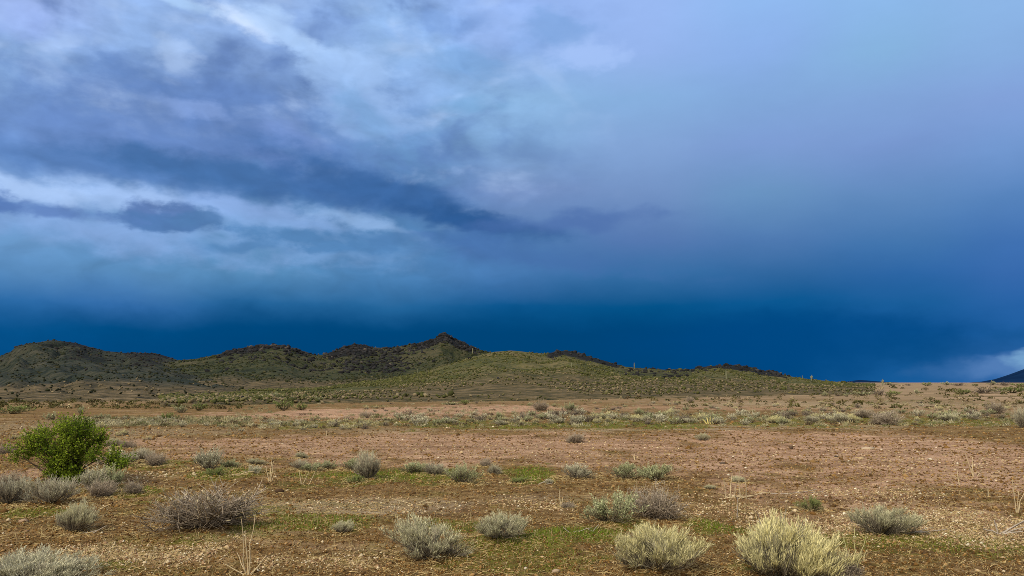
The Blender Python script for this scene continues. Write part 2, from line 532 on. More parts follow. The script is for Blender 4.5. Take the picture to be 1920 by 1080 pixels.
def ground_material():
    m, g, b = mat_base('desert_ground', 0.95, 0.1)
    tc = g.node('ShaderNodeTexCoord')
    P = tc.outputs['Object']
    ln = g.vmath('LENGTH', P)

    def attr(n):
        return g.node('ShaderNodeAttribute', attribute_name=n).outputs['Fac']
    fine = g.noise(P, 45.0, 5, 0.7)
    mid = g.noise(P, 6.0, 5, 0.65)
    big = g.noise(P, 0.7, 4, 0.6)
    streak = g.noise(g.vmath('MULTIPLY', P, (0.35, 1.6, 1)), 1.2, 5, 0.65)
    earth = g.ramp(g.math('ADD', g.math('MULTIPLY', mid, 0.6), g.math('MULTIPLY', streak, 0.4)),
                   [(0.30, (0.050, 0.024, 0.004)), (0.42, (0.125, 0.068, 0.020)), (0.53, (0.215, 0.128, 0.046)), (0.66, (0.41, 0.275, 0.125))])
    bare = g.ramp(g.math('ADD', g.math('MULTIPLY', mid, 0.45), g.math('MULTIPLY', streak, 0.55)),
                  [(0.33, (0.12, 0.060, 0.026)), (0.44, (0.33, 0.190, 0.108)), (0.54, (0.49, 0.305, 0.192)), (0.68, (0.66, 0.45, 0.29))])
    c = g.mix(attr('bare'), earth, bare)
    tan = g.ramp(mid, [(0.3, (0.22, 0.15, 0.08)), (0.5, (0.36, 0.27, 0.16)), (0.7, (0.48, 0.38, 0.25))])
    c = g.mix(attr('straw'), c, tan)
    moss = g.ramp(mid, [(0.3, (0.055, 0.058, 0.005)), (0.5, (0.125, 0.130, 0.012)), (0.7, (0.22, 0.19, 0.035))])
    gm = g.rng(g.math('ADD', attr('green'), g.math('MULTIPLY', g.math('SUBTRACT', g.noise(P, 3.2, 6, 0.72), 0.5), 2.6)), 0.22, 0.75, 0, 0.9)
    c = g.mix(gm, c, moss)
    c = g.mix(g.rng(g.noise(P, 1.1, 6, 0.7), 0.48, 0.68, 0, 0.45), c, g.mix(attr('bare'), moss, c))
    wash = g.noise(g.vmath('MULTIPLY', P, (0.16, 1.1, 1)), 1.0, 6, 0.72, 0.5)
    c = g.mix(g.rng(wash, 0.53, 0.66, 0, 0.55), c, (0.105, 0.056, 0.022))
    c = g.mix(g.rng(wash, 0.45, 0.33, 0, 0.35), c, (0.50, 0.35, 0.21))
    # damp dark blotches
    c = g.mix(g.rng(big, 0.52, 0.72, 0, 0.30), c, (0.07, 0.036, 0.018))
    # grit
    c = g.mix(g.rng(fine, 0.56, 0.68, 0, 0.7), c, (0.52, 0.36, 0.17))
    c = g.mix(g.rng(fine, 0.45, 0.34, 0, 0.75), c, (0.045, 0.024, 0.010))
    gr2 = g.noise(g.vmath('MULTIPLY', P, (1, 0.6, 1)), 14.0, 5, 0.75)
    c = g.mix(g.rng(gr2, 0.47, 0.36, 0, 0.7), c, (0.06, 0.032, 0.013))
    c = g.mix(g.rng(gr2, 0.57, 0.68, 0, 0.5), c, (0.50, 0.34, 0.16))
    far = g.ramp(g.noise(g.vmath('MULTIPLY', P, (0.05, 0.25, 1)), 1.0, 6, 0.7),
                 [(0.32, (0.07, 0.055, 0.022)), (0.43, (0.19, 0.135, 0.07)), (0.53, (0.33, 0.23, 0.135)), (0.66, (0.46, 0.32, 0.21))])
    c = g.mix(g.rng(ln, 50, 90, 0, 0.85), c, far)
    g.put(b.inputs['Base Color'], c)
    bump = g.node('ShaderNodeBump')
    bump.inputs['Strength'].default_value = 0.9
    bump.inputs['Distance'].default_value = 0.05
    h = g.math('ADD', g.math('MULTIPLY', mid, 1.0), g.math('MULTIPLY', fine, 0.6))
    g.put(bump.inputs['Height'], h)
    g.put(b.inputs['Normal'], bump.outputs[0])
    return m


def hill_material(name, green, tan, dark, rock=(0.011, 0.011, 0.012)):
    m, g, b = mat_base(name, 0.95, 0.08)
    P = g.node('ShaderNodeTexCoord').outputs['Object']
    n1 = g.noise(P, 0.035, 5, 0.6)
    n2 = g.noise(P, 0.22, 5, 0.65)
    n3 = g.noise(P, 0.5, 5, 0.7)
    k = g.math('ADD', g.math('MULTIPLY', n1, 0.35), g.math('ADD', g.math('MULTIPLY', n2, 0.35), g.math('MULTIPLY', n3, 0.30)))
    c = g.ramp(k, [(0.36, dark), (0.47, green), (0.55, tuple(0.5 * (a + t) for a, t in zip(green, tan))), (0.66, tan)])
    lo = g.node('ShaderNodeAttribute', attribute_name='foot').outputs['Fac']
    soil = g.ramp(g.math('ADD', g.math('MULTIPLY', n2, .4), g.math('MULTIPLY', n3, .6)), [(0.35, (0.035, 0.030, 0.012)), (0.48, (0.085, 0.066, 0.030)), (0.57, (0.16, 0.115, 0.060)), (0.68, (0.34, 0.25, 0.15))])
    c = g.mix(lo, c, soil)
    c = g.mix(g.rng(n3, 0.47, 0.36, 0, 0.75), c, dark)
    c = g.mix(g.rng(n3, 0.60, 0.70, 0, 0.5), c, tan)
    rk = g.node('ShaderNodeAttribute', attribute_name='rock').outputs['Fac']
    rm = g.rng(g.math('ADD', rk, g.math('MULTIPLY', g.math('SUBTRACT', n2, 0.5), 1.8)), 0.35, 0.75, 0, 0.95)
    c = g.mix(rm, c, rock)
    g.put(b.inputs['Base Color'], c)
    bump = g.node('ShaderNodeBump')
    bump.inputs['Strength'].default_value = 1.0
    bump.inputs['Distance'].default_value = 1.2
    g.put(bump.inputs['Height'], g.math('ADD', n2, g.math('MULTIPLY', n3, 0.5)))
    g.put(b.inputs['Normal'], bump.outputs[0])
    return m


# ------------------------------------------------------------------ ground
def ell(px, py, hw, hh):
    x, y = at(px, py)
    _, y0 = at(px, py + hh)
    _, y1 = at(px, py - hh)
    return float(x), float(y), float(np.hypot(x, y) * hw / F), float((y1 - y0) / 2)


GREEN = [(1060, 1003, 130, 26, 1.1), (1170, 985, 70, 22, .7), (1330, 985, 60, 24, .9), (960, 1015, 90, 20, .6), (1720, 1018, 150, 26, .6), (560, 985, 110, 26, .7),
         (60, 965, 90, 14, .65), (255, 922, 50, 9, .7), (320, 938, 60, 10, .4), (350, 1015, 70, 12, .7), (700, 888, 190, 12, .9), (840, 895, 90, 12, .5), (1000, 888, 70, 16, 1.0),
         (420, 890, 60, 12, .9), (310, 876, 50, 10, .6), (870, 985, 90, 14, .6), (960, 1050, 160, 22, .5), (190, 1062, 90, 18, .6), (480, 960, 90, 12, .5), (560, 905, 90, 10, .4),
         (1120, 797, 240, 7, .9), (1700, 788, 260, 9, .65), (620, 796, 170, 10, .55), (1450, 796, 150, 7, .6), (860, 795, 160, 9, .75), (1250, 785, 200, 9, .5), (160, 915, 60, 12, .4), (1480, 1060, 120, 24, .5), (1420, 1000, 60, 18, .5)]
GRAV = [(300, 1040, 250, 34, 1), (560, 1050, 130, 30, .9), (1760, 985, 190, 32, 1), (1330, 950, 150, 30, .8), (990, 945, 120, 24, .8), (700, 942, 220, 14, .6), (270, 895, 90, 12, .8), (1430, 970, 90, 24, .8),
        (1660, 925, 200, 14, .7), (1500, 990, 60, 20, .8), (450, 920, 60, 20, .5), (1650, 860, 250, 20, .4), (1000, 840, 300, 16, .35)]
BARE = [(900, 832, 560, 26, .9), (1600, 850, 420, 48, 1), (1750, 880, 250, 50, 1), (380, 832, 160, 14, .9), (700, 775, 260, 10, 1), (950, 766, 220, 7, 1), (1350, 764, 300, 5, .6), (1250, 860, 280, 30, .7), (1650, 762, 250, 8, .5), (60, 890, 50, 10, .9), (560, 845, 200, 14, .8)]
STRAW = [(600, 952, 200, 14, .8), (760, 940, 160, 10, .7), (1100, 805, 500, 2.5, .8), (1500, 800, 260, 3, .8), (1600, 757, 320, 6, .8), (250, 812, 260, 10, .5), (700, 805, 200, 6, .4), (60, 800, 120, 8, .5), (1050, 930, 160, 10, .4), (1830, 772, 160, 5, .5), (300, 790, 200, 5, .5)]


def mask(lst, X, Y, soft=0.55):
    m = np.zeros_like(X)
    wx = fbm(X * 0.9, Y * 0.45, 3, 5) * .9 + fbm(X * 3.1, Y * 2.0, 3, 15) * .55
    for px, py, hw, hh, st in lst:
        x, y, sx, sy = ell(px, py, hw, hh)
        q = np.sqrt(((X - x) / sx) ** 2 + ((Y - y) / sy) ** 2) + wx
        m = np.maximum(m, st * sstep(1.25, soft, q))
    return m


MOUNDS = []                                         # (x, y, radius, height) swells under the shrubs


def relief(X, Y):
    r = np.hypot(X, Y)
    z = 0.06 * fbm(X * 0.11, Y * 0.11, 3, 21) * sstep(3, 14, r)
    z = z + 0.05 * fbm(X * 0.6, Y * 0.6, 3, 31) * sstep(140, 40, r)
    z = z + 0.022 * fbm(X * 2.6, Y * 2.6, 4, 41, 0.6) * sstep(70, 20, r)
    top = np.zeros_like(z)
    for (mx, my, mr, mh) in MOUNDS:
        d2 = ((X - mx) ** 2 + (Y - my) ** 2) / mr ** 2
        top = np.maximum(top, mh * np.exp(-d2))
    z = z + top
    return z


def gz(x, y):
    return float(relief(np.array([float(x)]), np.array([float(y)]))[0])


def build_ground():
    th = np.radians(np.concatenate([np.linspace(-180, -52, 40)[:-1], np.linspace(-52, 52, 620), np.linspace(52, 180, 40)[1:-1]]))
    rr = np.concatenate([np.geomspace(0.4, 4.5, 14)[:-1], np.geomspace(4.5, 60, 330)[:-1], np.geomspace(60, 9000, 130)])
    T, R = np.meshgrid(th, rr)
    X, Y = R * np.sin(T), R * np.cos(T)
    Z = relief(X, Y)
    n, k = X.shape
    V = np.stack([X, Y, Z], -1).reshape(-1, 3)
    V = np.concatenate([V, [[0, 0, 0]]])
    i = np.arange(n * k).reshape(n, k)
    j = np.roll(i, -1, axis=1)
    q = np.stack([i[:-1], j[:-1], j[1:], i[1:]], -1).reshape(-1, 4)[:, ::-1]
    tri = np.stack([np.full(k, n * k), i[0], j[0]], -1)[:, ::-1]
    near = (R < 120)
    att = {}
    for nm, l in (('green', GREEN), ('bare', BARE), ('straw', STRAW)):
        a = np.zeros_like(X)
        a[near] = mask(l, X[near], Y[near])
        att[nm] = np.concatenate([a.ravel(), [0]]) * (1.15 if nm == 'green' else 1.0)
    me = mesh('ground', V, [q, tri], ground_material(), smooth=True, extra=att)
    tag(link('ground', me), kind='structure')


# ------------------------------------------------------------------ shrubs
def shrub(kind, rs, rad=0.5, hgt=0.5, n_main=26, n_twig=9, n_leaf=1600, thin=1.0, tones=None, lo=False):
    """twig fan of a desert shrub, about rad x hgt; returns (branch mesh data, foliage mesh data or None) as V, F, C"""
    wood_a, wood_b, leaf_a, leaf_b = tones
    K = 3 if lo else 5
    # main stems: arching outwards from a small crown of roots
    a = rs.uniform(0, 2 * np.pi, n_main)
    e = np.sqrt(rs.uniform(0.0, 1, n_main))
    t = np.linspace(0, 1, K)[None, :]
    out = (e * rad * rs.uniform(.75, 1.0, n_main))[:, None]
    ph = rs.uniform(0, 6.283, 3)
    lop = 1 + .22 * np.cos(a - ph[0]) + .16 * np.cos(2 * a - ph[1]) + .10 * np.cos(5 * a - ph[2])
    out = out * lop[:, None]
    top = (hgt * (1 - 0.60 * e ** 2.2) * rs.uniform(.62, 1.0, n_main) * (.55 + .45 * lop))[:, None]
    if kind == 'twig':
        top = top * rs.uniform(.7, 1.1, (n_main, 1))
    pr = 0.05 * rad + out * (0.35 * t + 0.65 * t ** 1.0) * (0.7 + 0.3 * t)
    pz = top * t ** (1.15) - 0.03 * hgt
    ca, sa = np.cos(a)[:, None], np.sin(a)[:, None]
    P = np.stack([pr * ca, pr * sa, pz], -1)
    wob = rs.normal(0, 0.05 * rad, P.shape) * np.linspace(0, 1, K)[None, :, None] * (1.5 if kind == 'twig' else 0.8)
    P = P + wob
    R = np.linspace(0.011, 0.004, K)[None, :] * thin * (rad / 0.5) ** 0.5 * rs.uniform(.6, 1.3, (n_main, 1))
    V1, F1 = tubes(P, R)
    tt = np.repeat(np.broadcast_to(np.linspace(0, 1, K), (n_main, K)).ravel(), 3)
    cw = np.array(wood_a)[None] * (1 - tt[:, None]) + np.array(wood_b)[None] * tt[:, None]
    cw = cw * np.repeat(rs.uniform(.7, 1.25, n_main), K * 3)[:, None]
    # twigs
    m = n_main * n_twig
    own = np.repeat(np.arange(n_main), n_twig)
    s = rs.uniform(.25 if kind == 'twig' else .35, .98, m)
    f = s * (K - 1)
    i0 = np.minimum(f.astype(int), K - 2)
    fr = (f - i0)[:, None]
    B = P[own, i0] * (1 - fr) + P[own, i0 + 1] * fr
    tang = P[own, i0 + 1] - P[own, i0]
    tang /= np.linalg.norm(tang, axis=1, keepdims=True)
    spread = .75 if kind == 'twig' else .38
    D = tang * 0.75 + rs.normal(0, spread, (m, 3)) + np.array([0, 0, .15 if kind == 'twig' else .75])
    D /= np.linalg.norm(D, axis=1, keepdims=True)
    Lg = (hgt * rs.uniform(.16, .46, m) * (1.15 - .5 * s) * 1.15)[:, None]
    k2 = 3
    if kind == 'twig':
        bend = rs.normal(0, .22, (m, 3))
    else:
        bend = np.array([0, 0, .25]) + rs.normal(0, .08, (m, 3))
    Q = np.stack([B, B + D * Lg * .5 + bend * Lg * .1, B + D * Lg + bend * Lg * .5], 1)
    low = Q[..., 2] < 0.015
    Q[..., 2][low] = 0.015 + rs.uniform(0, .02, low.sum())
    R2 = np.array([.0042, .0032, .0018])[None] * thin * (rad / 0.5) ** 0.5 * np.ones((m, 1))
    V2, F2 = tubes(Q, R2)
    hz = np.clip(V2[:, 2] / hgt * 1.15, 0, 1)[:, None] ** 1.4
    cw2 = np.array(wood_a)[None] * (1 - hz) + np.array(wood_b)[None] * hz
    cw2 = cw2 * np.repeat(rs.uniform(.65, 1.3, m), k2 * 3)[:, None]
    VB = np.concatenate([V1, V2])
    FB = np.concatenate([F1, F2 + len(V1)])
    CB = np.concatenate([cw, cw2])
    fol = None
    if n_leaf:
        rel = Q[:, 2, 2] / hgt / (1.02 - .55 * np.clip(np.hypot(Q[:, 2, 0], Q[:, 2, 1]) / rad, 0, 1) ** 2.2)
        w = np.clip((rel - (.52 if kind == 'broom' else .32)) / .45, .015, 1) ** 1.3
        w = w * np.repeat(np.where(rs.uniform(size=n_main) < .28, .12, 1.0), n_twig)
        pick = rs.choice(m, n_leaf, p=w / w.sum())
        s = rs.uniform(.15, 1.05, n_leaf)[:, None]
        C = np.where(s < .5, Q[pick, 0] * (1 - 2 * s) + Q[pick, 1] * 2 * s, Q[pick, 1] * (2 - 2 * s) + Q[pick, 2] * (2 * s - 1))
        C = C + rs.normal(0, .012 * rad / .5, (n_leaf, 3))
        tg = Q[pick, 2] - Q[pick, 0]
        tg /= np.linalg.norm(tg, axis=1, keepdims=True)
        D2 = tg + rs.normal(0, .26 if kind == 'broom' else .5, (n_leaf, 3)) + np.array([0, 0, .45])
        ls = (0.060 if kind == 'broom' else 0.034) * (rad / .5) ** .6 * (1.9 if lo else 1.0)
        lw = (0.0058 if kind == 'broom' else 0.013) * (rad / .5) ** .6 * (2.2 if lo else 1.0)
        V3, F3 = leaves(C, D2, ls * rs.uniform(.6, 1.3, n_leaf), lw * rs.uniform(.7, 1.3, n_leaf), rs)
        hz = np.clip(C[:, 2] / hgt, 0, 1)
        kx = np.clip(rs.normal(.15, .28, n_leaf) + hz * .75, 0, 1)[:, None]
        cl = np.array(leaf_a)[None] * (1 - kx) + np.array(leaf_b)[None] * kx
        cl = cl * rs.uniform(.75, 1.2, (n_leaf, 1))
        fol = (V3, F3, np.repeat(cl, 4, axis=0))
    allv = VB if fol is None else np.concatenate([VB, fol[0]])
    sr = .5 / np.percentile(np.hypot(allv[:, 0], allv[:, 1]), 91)
    sh = 1.0 / np.percentile(allv[:, 2], 98.5)
    nm = np.array([sr, sr, sh])
    VB = VB * nm
    if fol is not None:
        fol = (fol[0] * nm, fol[1], fol[2])
    return (VB, FB, CB), fol


# tones: wood low, wood high, leaf inner, leaf outer
T_BROOM = ((.13, .105, .08), (.42, .37, .27), (.22, .21, .11), (.76, .72, .46))
T_PALE = ((.15, .12, .09), (.46, .42, .29), (.32, .30, .14), (.88, .80, .43))
T_SAGE = ((.10, .08, .055), (.32, .28, .18), (.13, .15, .06), (.62, .64, .36))
T_SILVER = ((.13, .105, .08), (.44, .39, .29), (.21, .20, .11), (.78, .74, .52))
T_TWIG = ((.21, .165, .12), (.48, .40, .31), (.32, .26, .16), (.50, .43, .28))
T_BROWN = ((.11, .085, .07), (.29, .24, .19), (.20, .16, .11), (.36, .30, .20))
T_LIME = ((.12, .09, .06), (.22, .22, .10), (.13, .17, .05), (.33, .38, .13))

PROTO = {}


def proto(key, kind, tones, seed, **kw):
    rs = np.random.RandomState(seed)
    b, f = shrub(kind, rs, tones=tones, **kw)
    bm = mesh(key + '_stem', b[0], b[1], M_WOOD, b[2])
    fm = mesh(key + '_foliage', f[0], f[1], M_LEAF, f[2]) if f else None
    PROTO[key] = (bm, fm)


for i in range(3):
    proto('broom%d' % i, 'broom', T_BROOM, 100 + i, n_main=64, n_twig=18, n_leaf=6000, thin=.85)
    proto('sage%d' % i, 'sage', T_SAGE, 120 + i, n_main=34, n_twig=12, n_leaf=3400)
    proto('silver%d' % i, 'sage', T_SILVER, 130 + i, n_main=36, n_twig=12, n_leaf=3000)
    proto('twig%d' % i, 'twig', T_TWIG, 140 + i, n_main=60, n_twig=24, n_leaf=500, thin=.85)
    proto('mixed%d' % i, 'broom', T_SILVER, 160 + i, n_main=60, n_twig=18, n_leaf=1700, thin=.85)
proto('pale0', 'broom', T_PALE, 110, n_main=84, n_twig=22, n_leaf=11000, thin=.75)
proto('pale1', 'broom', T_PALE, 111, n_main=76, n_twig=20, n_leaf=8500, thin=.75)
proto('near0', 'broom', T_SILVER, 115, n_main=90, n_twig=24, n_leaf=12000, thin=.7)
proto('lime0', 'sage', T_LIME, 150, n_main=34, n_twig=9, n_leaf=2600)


def proto_lo(key, kind, tones, seed, **kw):
    """one mesh with both materials for a shrub only a few pixels across"""
    rs = np.random.RandomState(seed)
    b, f = shrub(kind, rs, tones=tones, lo=True, thin=2.0, **kw)
    V = np.concatenate([b[0], f[0]])
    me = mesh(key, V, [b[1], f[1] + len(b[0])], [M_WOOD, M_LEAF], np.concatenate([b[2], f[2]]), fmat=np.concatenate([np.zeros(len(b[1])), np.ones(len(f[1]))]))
    PROTO[key] = me


for i in range(3):
    proto_lo('lo_pale%d' % i, 'broom', T_PALE, 210 + i, n_main=18, n_twig=7, n_leaf=420)
    proto_lo('lo_silver%d' % i, 'sage', T_SILVER, 220 + i, n_main=18, n_twig=7, n_leaf=420)
    proto_lo('lo_sage%d' % i, 'sage', T_SAGE, 230 + i, n_main=18, n_twig=7, n_leaf=420)
    proto_lo('lo_brown%d' % i, 'twig', T_BROWN, 240 + i, n_main=22, n_twig=8, n_leaf=160)
    proto_lo('lo_lime%d' % i, 'sage', T_LIME, 250 + i, n_main=18, n_twig=7, n_leaf=520)

SEED = np.random.RandomState(5)
PENDING = []

# swells without plants
for (px, py, w, h) in [(580, 1000, 200, .05), (1100, 1040, 200, .06), (180, 990, 160, .05), (1750, 960, 150, .04), (420, 940, 160, .04)]:
    x, y = at(px, py)
    MOUNDS.append((float(x), float(y), w / F * 7.5, h))



def plant(px, py, w, h, key, label, name='desert_shrub', cat='shrub', group=None, mound=0.0, lift=0.0):
    """a shrub whose foot shows at photo pixel (px,py), w x h pixels in the photograph"""
    x, y = at_relief(px, py)
    r = math.hypot(x, y)
    W, H = w / F * r, h / F * r
    y += W * 0.20                                  # the foot pixel is the front of its base
    x *= (1 + W * 0.20 / max(y, 1))
    mound = mound or (.05 if w > 30 and py > 840 else 0)
    if mound:
        MOUNDS.append((x, y, W * 0.62, mound * H))
    PENDING.append((x, y, W, H, key, label, name, cat, group, px))


G_ROW = 'sage shrubs along the green strip at mid distance'
plant(46, 1112, 185, 54, 'near0', 'large silvery green sage shrub cut off by the bottom left corner', 'sage_shrub')
plant(137, 1000, 66, 50, 'broom1', 'small lone yellow-green bush on bare dirt below the green tree', mound=.15)
plant(388, 1003, 196, 96, 'twig0', 'big sprawling leafless grey twig shrub at left of the foreground', 'twig_shrub', mound=.1)
plant(16, 949, 68, 46, 'mixed0', 'grey-green shrub at the left edge beside a leaning grey one')
plant(94, 948, 76, 46, 'mixed1', 'leaning grey shrub with pale tips below the green tree')
plant(14, 914, 46, 24, 'twig1', 'dark low twig shrub at the left edge behind grey-green shrubs', 'twig_shrub')
plant(172, 925, 56, 44, 'silver1', 'rounded silver sage right at the foot of the green tree', 'sage_shrub')
plant(208, 918, 56, 40, 'sage1', 'greener sage touching the silver one at the foot of the tree', 'sage_shrub')
plant(188, 934, 46, 32, 'twig2', 'bare grey twig shrub in front of two sages by the tree', 'twig_shrub')
plant(250, 928, 36, 24, 'twig1', 'small grey twig shrub to the right of the sages by the tree', 'twig_shrub')
plant(208, 878, 60, 30, 'silver2', 'silver sage half behind the lower right boughs of the tree', 'sage_shrub')
plant(246, 868, 26, 18, 'silver0', 'small silvery shrub between two dry shrubs right of the tree', 'sage_shrub')
plant(264, 864, 42, 22, 'mixed2', 'straw-tipped shrub just right of the green tree')
plant(291, 875, 38, 24, 'twig0', 'purplish grey dome of twigs right of the green tree', 'twig_shrub')
plant(237, 840, 26, 16, 'twig2', 'small round grey shrub beyond the tree on bare dirt', 'twig_shrub')
plant(213, 838, 26, 18, 'broom0', 'pale straw shrub behind the right side of the tree')
plant(8, 852, 28, 18, 'twig2', 'dark grey shrub behind the tree at the left edge', 'twig_shrub')
plant(392, 883, 66, 40, 'silver1', 'bushy silver-green sage at the left end of the shrub row', 'sage_shrub')
plant(434, 878, 40, 16, 'sage2', 'low green sage touching the bushy silver one', 'sage_shrub')
plant(404, 893, 50, 16, 'lime0', 'flat green shrub sprawling below the bushy silver sage')
plant(476, 889, 34, 14, 'silver2', 'small low silver shrub with a fallen stick beside it', 'sage_shrub')
plant(478, 872, 34, 12, 'broom2', 'thin straw-coloured shrub behind the small low silver one')
plant(566, 882, 36, 20, 'mixed0', 'greyish leftmost of three low sages close together', 'sage_shrub')
plant(583, 885, 34, 18, 'sage0', 'green middle one of three low sages close together', 'sage_shrub')
plant(614, 881, 32, 18, 'sage1', 'rightmost of three low sages close together', 'sage_shrub')
plant(566, 859, 24, 12, 'broom1', 'tiny pale tuft on the bare dirt above three low sages')
plant(660, 883, 46, 24, 'sage2', 'low green sage against the left of a tall twiggy shrub', 'sage_shrub')
plant(692, 901, 62, 56, 'mixed2', 'tall upright twiggy shrub, highest in the middle row')
plant(668, 905, 36, 16, 'lime0', 'low leafy sprig at the foot of the tall twiggy shrub')
plant(775, 889, 44, 24, 'sage0', 'green sage on the left of a touching pair', 'sage_shrub')
plant(813, 892, 42, 24, 'mixed1', 'grey twiggier shrub on the right of a touching pair')
plant(866, 910, 64, 38, 'sage1', 'leafy blue-green sage alone on its own low mound', 'sage_shrub', mound=.12)
plant(911, 874, 26, 15, 'twig1', 'small brown twig shrub at the edge of the bare flat', 'twig_shrub')
plant(926, 890, 30, 22, 'mixed0', 'small grey shrub with dark twigs right of the blue-green sage')
plant(641, 1000, 44, 24, 'broom2', 'small dry straw plant alone in the mossy foreground', 'dry_plant', 'plant')
plant(808, 1056, 164, 74, 'broom0', 'wide pale green foreground bush with grey twigs below', mound=.1)
plant(936, 1019, 116, 60, 'broom1', 'pale green bush on a red mound behind the wide one', mound=.2)
plant(1079, 899, 62, 30, 'silver0', 'low dome of silver sage right of the bright moss', 'sage_shrub')
plant(1172, 900, 66, 32, 'sage2', 'left half of the long dark-based sage pair', 'sage_shrub')
plant(1228, 902, 66, 30, 'sage0', 'right half of the long dark-based sage pair', 'sage_shrub')
plant(972, 906, 44, 12, 'lime0', 'flat silvery green plant in bright moss')
plant(1031, 907, 20, 11, 'silver2', 'tiny silver plant on bare brown dirt', 'sage_shrub')
plant(1063, 953, 30, 14, 'twig2', 'small dark clump of dead twigs on gravel', 'twig_shrub')
plant(1144, 984, 96, 54, 'sage0', 'dark green sage leaning on a grey leafless shrub', 'sage_shrub', mound=.1)
plant(1232, 978, 112, 80, 'twig1', 'tall grey leafless shrub with upright twigs in the right foreground', 'twig_shrub', mound=.06)
plant(1235, 1074, 172, 96, 'pale1', 'pale yellow-tipped bush over a grey base at the bottom edge', mound=.06)
plant(1466, 1102, 206, 128, 'pale0', 'largest pale yellow bush, cut by the bottom edge')
plant(1590, 1098, 70, 50, 'twig2', 'low grey twig shrub against the largest pale yellow bush', 'twig_shrub')
plant(1523, 959, 42, 28, 'lime0', 'small round green sage alone on red gravel', 'sage_shrub')
plant(1652, 1011, 112, 62, 'broom2', 'round grey-green bush alone in the right foreground', mound=.08)
plant(1386, 905, 30, 12, 'broom0', 'small pale tuft behind upright dead stalks')
plant(1331, 917, 22, 9, 'broom1', 'tiny pale tuft left of the upright dead stalks')
plant(1078, 831, 40, 20, 'twig0', 'lone dark brown twig bush in the middle of the bare flat', 'twig_shrub')
plant(1318, 826, 28, 14, 'broom2', 'lone whitish tuft in the middle of the bare flat')
plant(1917, 802, 26, 36, 'mixed2', 'grey shrub cut by the right edge beside the bare flat')
plant(1660, 797, 60, 26, 'twig1', 'broad purplish grey bush with twigs trailing onto the bare dirt', 'twig_shrub')
plant(1619, 784, 32, 18, 'twig2', 'dark upright grey bush behind the broad purplish one', 'twig_shrub')
plant(1576, 793, 36, 19, 'silver1', 'silver-green bush left of the broad purplish one', 'sage_shrub')
plant(1597, 793, 22, 15, 'pale1', 'whitish bush touching the broad purplish one')
plant(1520, 793, 28, 14, 'mixed1', 'grey-based bush at the near edge of the scrub band')
plant(1777, 790, 32, 14, 'broom0', 'flat straw-topped bush with a dark base at far right')
plant(1866, 776, 34, 20, 'twig0', 'purple-grey twig bush in the scrub at far right', 'twig_shrub')
plant(1015, 770, 30, 20, 'twig2', 'bare dark branching shrub on the pink strip beyond the scrub', 'twig_shrub')
plant(1070, 771, 28, 18, 'sage1', 'round green bush on the pink strip beyond the scrub', 'green_bush', 'bush')
plant(1197, 778, 17, 15, 'sage2', 'upright dark bush rising among the middle scrub', 'green_bush', 'bush')
plant(1294, 755, 16, 13, 'twig1', 'small dark bare bush at the foot of the hill', 'twig_shrub')
plant(683, 784, 26, 14, 'twig0', 'brown twiggy shrub at the left end of the scrub band', 'twig_shrub')
plant(934, 786, 12, 16, 'sage0', 'narrow dark green shrub standing in the scrub band', 'green_bush', 'bush')
plant(1454, 794, 28, 15, 'pale1', 'whitish tuft at the near edge of the scrub band')
# bushes at the foot of the hill and on the far plain
FAR = [(533, 769, 40, 20, 'lo_lime0', 'bright olive creosote bush at the foot of the hill, left of a lower one'),
       (565, 769, 34, 14, 'lo_lime1', 'lower olive creosote bush at the foot of the hill'),
       (517, 747, 30, 12, 'lo_sage0', 'dark green bush just uphill of the bright olive bushes'),
       (593, 753, 24, 10, 'lo_sage1', 'dark bush right of and uphill from the bright olive bushes'),
       (490, 750, 22, 10, 'lo_sage2', 'dark bush left of and uphill from the bright olive bushes'),
       (313, 789, 24, 15, 'lo_lime2', 'yellow-green bush standing in pale scrub at left'),
       (372, 770, 26, 16, 'lo_lime0', 'olive bush at the hill foot, right one of two dark green'),
       (341, 774, 24, 14, 'lo_sage1', 'olive bush at the hill foot, left one of two dark green'),
       (153, 776, 16, 14, 'lo_sage2', 'dark green bush showing just above the top of the tree'),
       (100, 788, 34, 14, 'lo_sage0', 'dark olive bush left behind the green tree'),
       (190, 786, 30, 10, 'lo_sage1', 'dark olive bush right behind the green tree'),
       (20, 776, 60, 14, 'lo_lime1', 'broad olive bush on the flat at the left edge'),
       (843, 760, 36, 7, 'lo_sage2', 'dark green low bush where the hill meets the pink strip'),
       (872, 759, 24, 10, 'lo_lime2', 'olive bush beside the low dark one on the pink strip'),
       (1546, 743, 13, 9, 'lo_sage0', 'leftmost small dark green bush on the far right plain'),
       (1570, 743, 12, 7, 'lo_brown0', 'small brown bush beside the leftmost dark green one'),
       (1588, 744, 9, 7, 'lo_sage1', 'tiny dark bush left of the long row on the plain'),
       (1618, 742, 32, 8, 'lo_sage2', 'long low dark bush on the far right plain'),
       (1648, 741, 26, 10, 'lo_brown1', 'brownish bush in the middle of the far row'),
       (1674, 742, 24, 10, 'lo_lime0', 'green bush at the right end of the far row'),
       (1719, 739, 14, 9, 'lo_sage0', 'dark round bush between the far row and three big bushes'),
       (1809, 739, 26, 9, 'lo_lime1', 'green bush left of a big brown one near the horizon'),
       (1846, 738, 42, 13, 'lo_brown2', 'big brown leafless bush between two green ones near the horizon'),
       (1897, 737, 52, 10, 'lo_lime2', 'long bright green bush near the horizon at the right edge')]
FAR += [(px, 722 + (i % 3), 10 + 5 * (i % 4), 4 + (i * 7) % 4, 'lo_' + ('sage', 'brown', 'lime')[i % 3] + str(i % 3), 'low dark bush along the far edge of the plain at right')
        for i, px in enumerate((1566, 1592, 1631, 1668, 1703, 1738, 1776, 1797, 1829, 1861, 1884, 1909))]
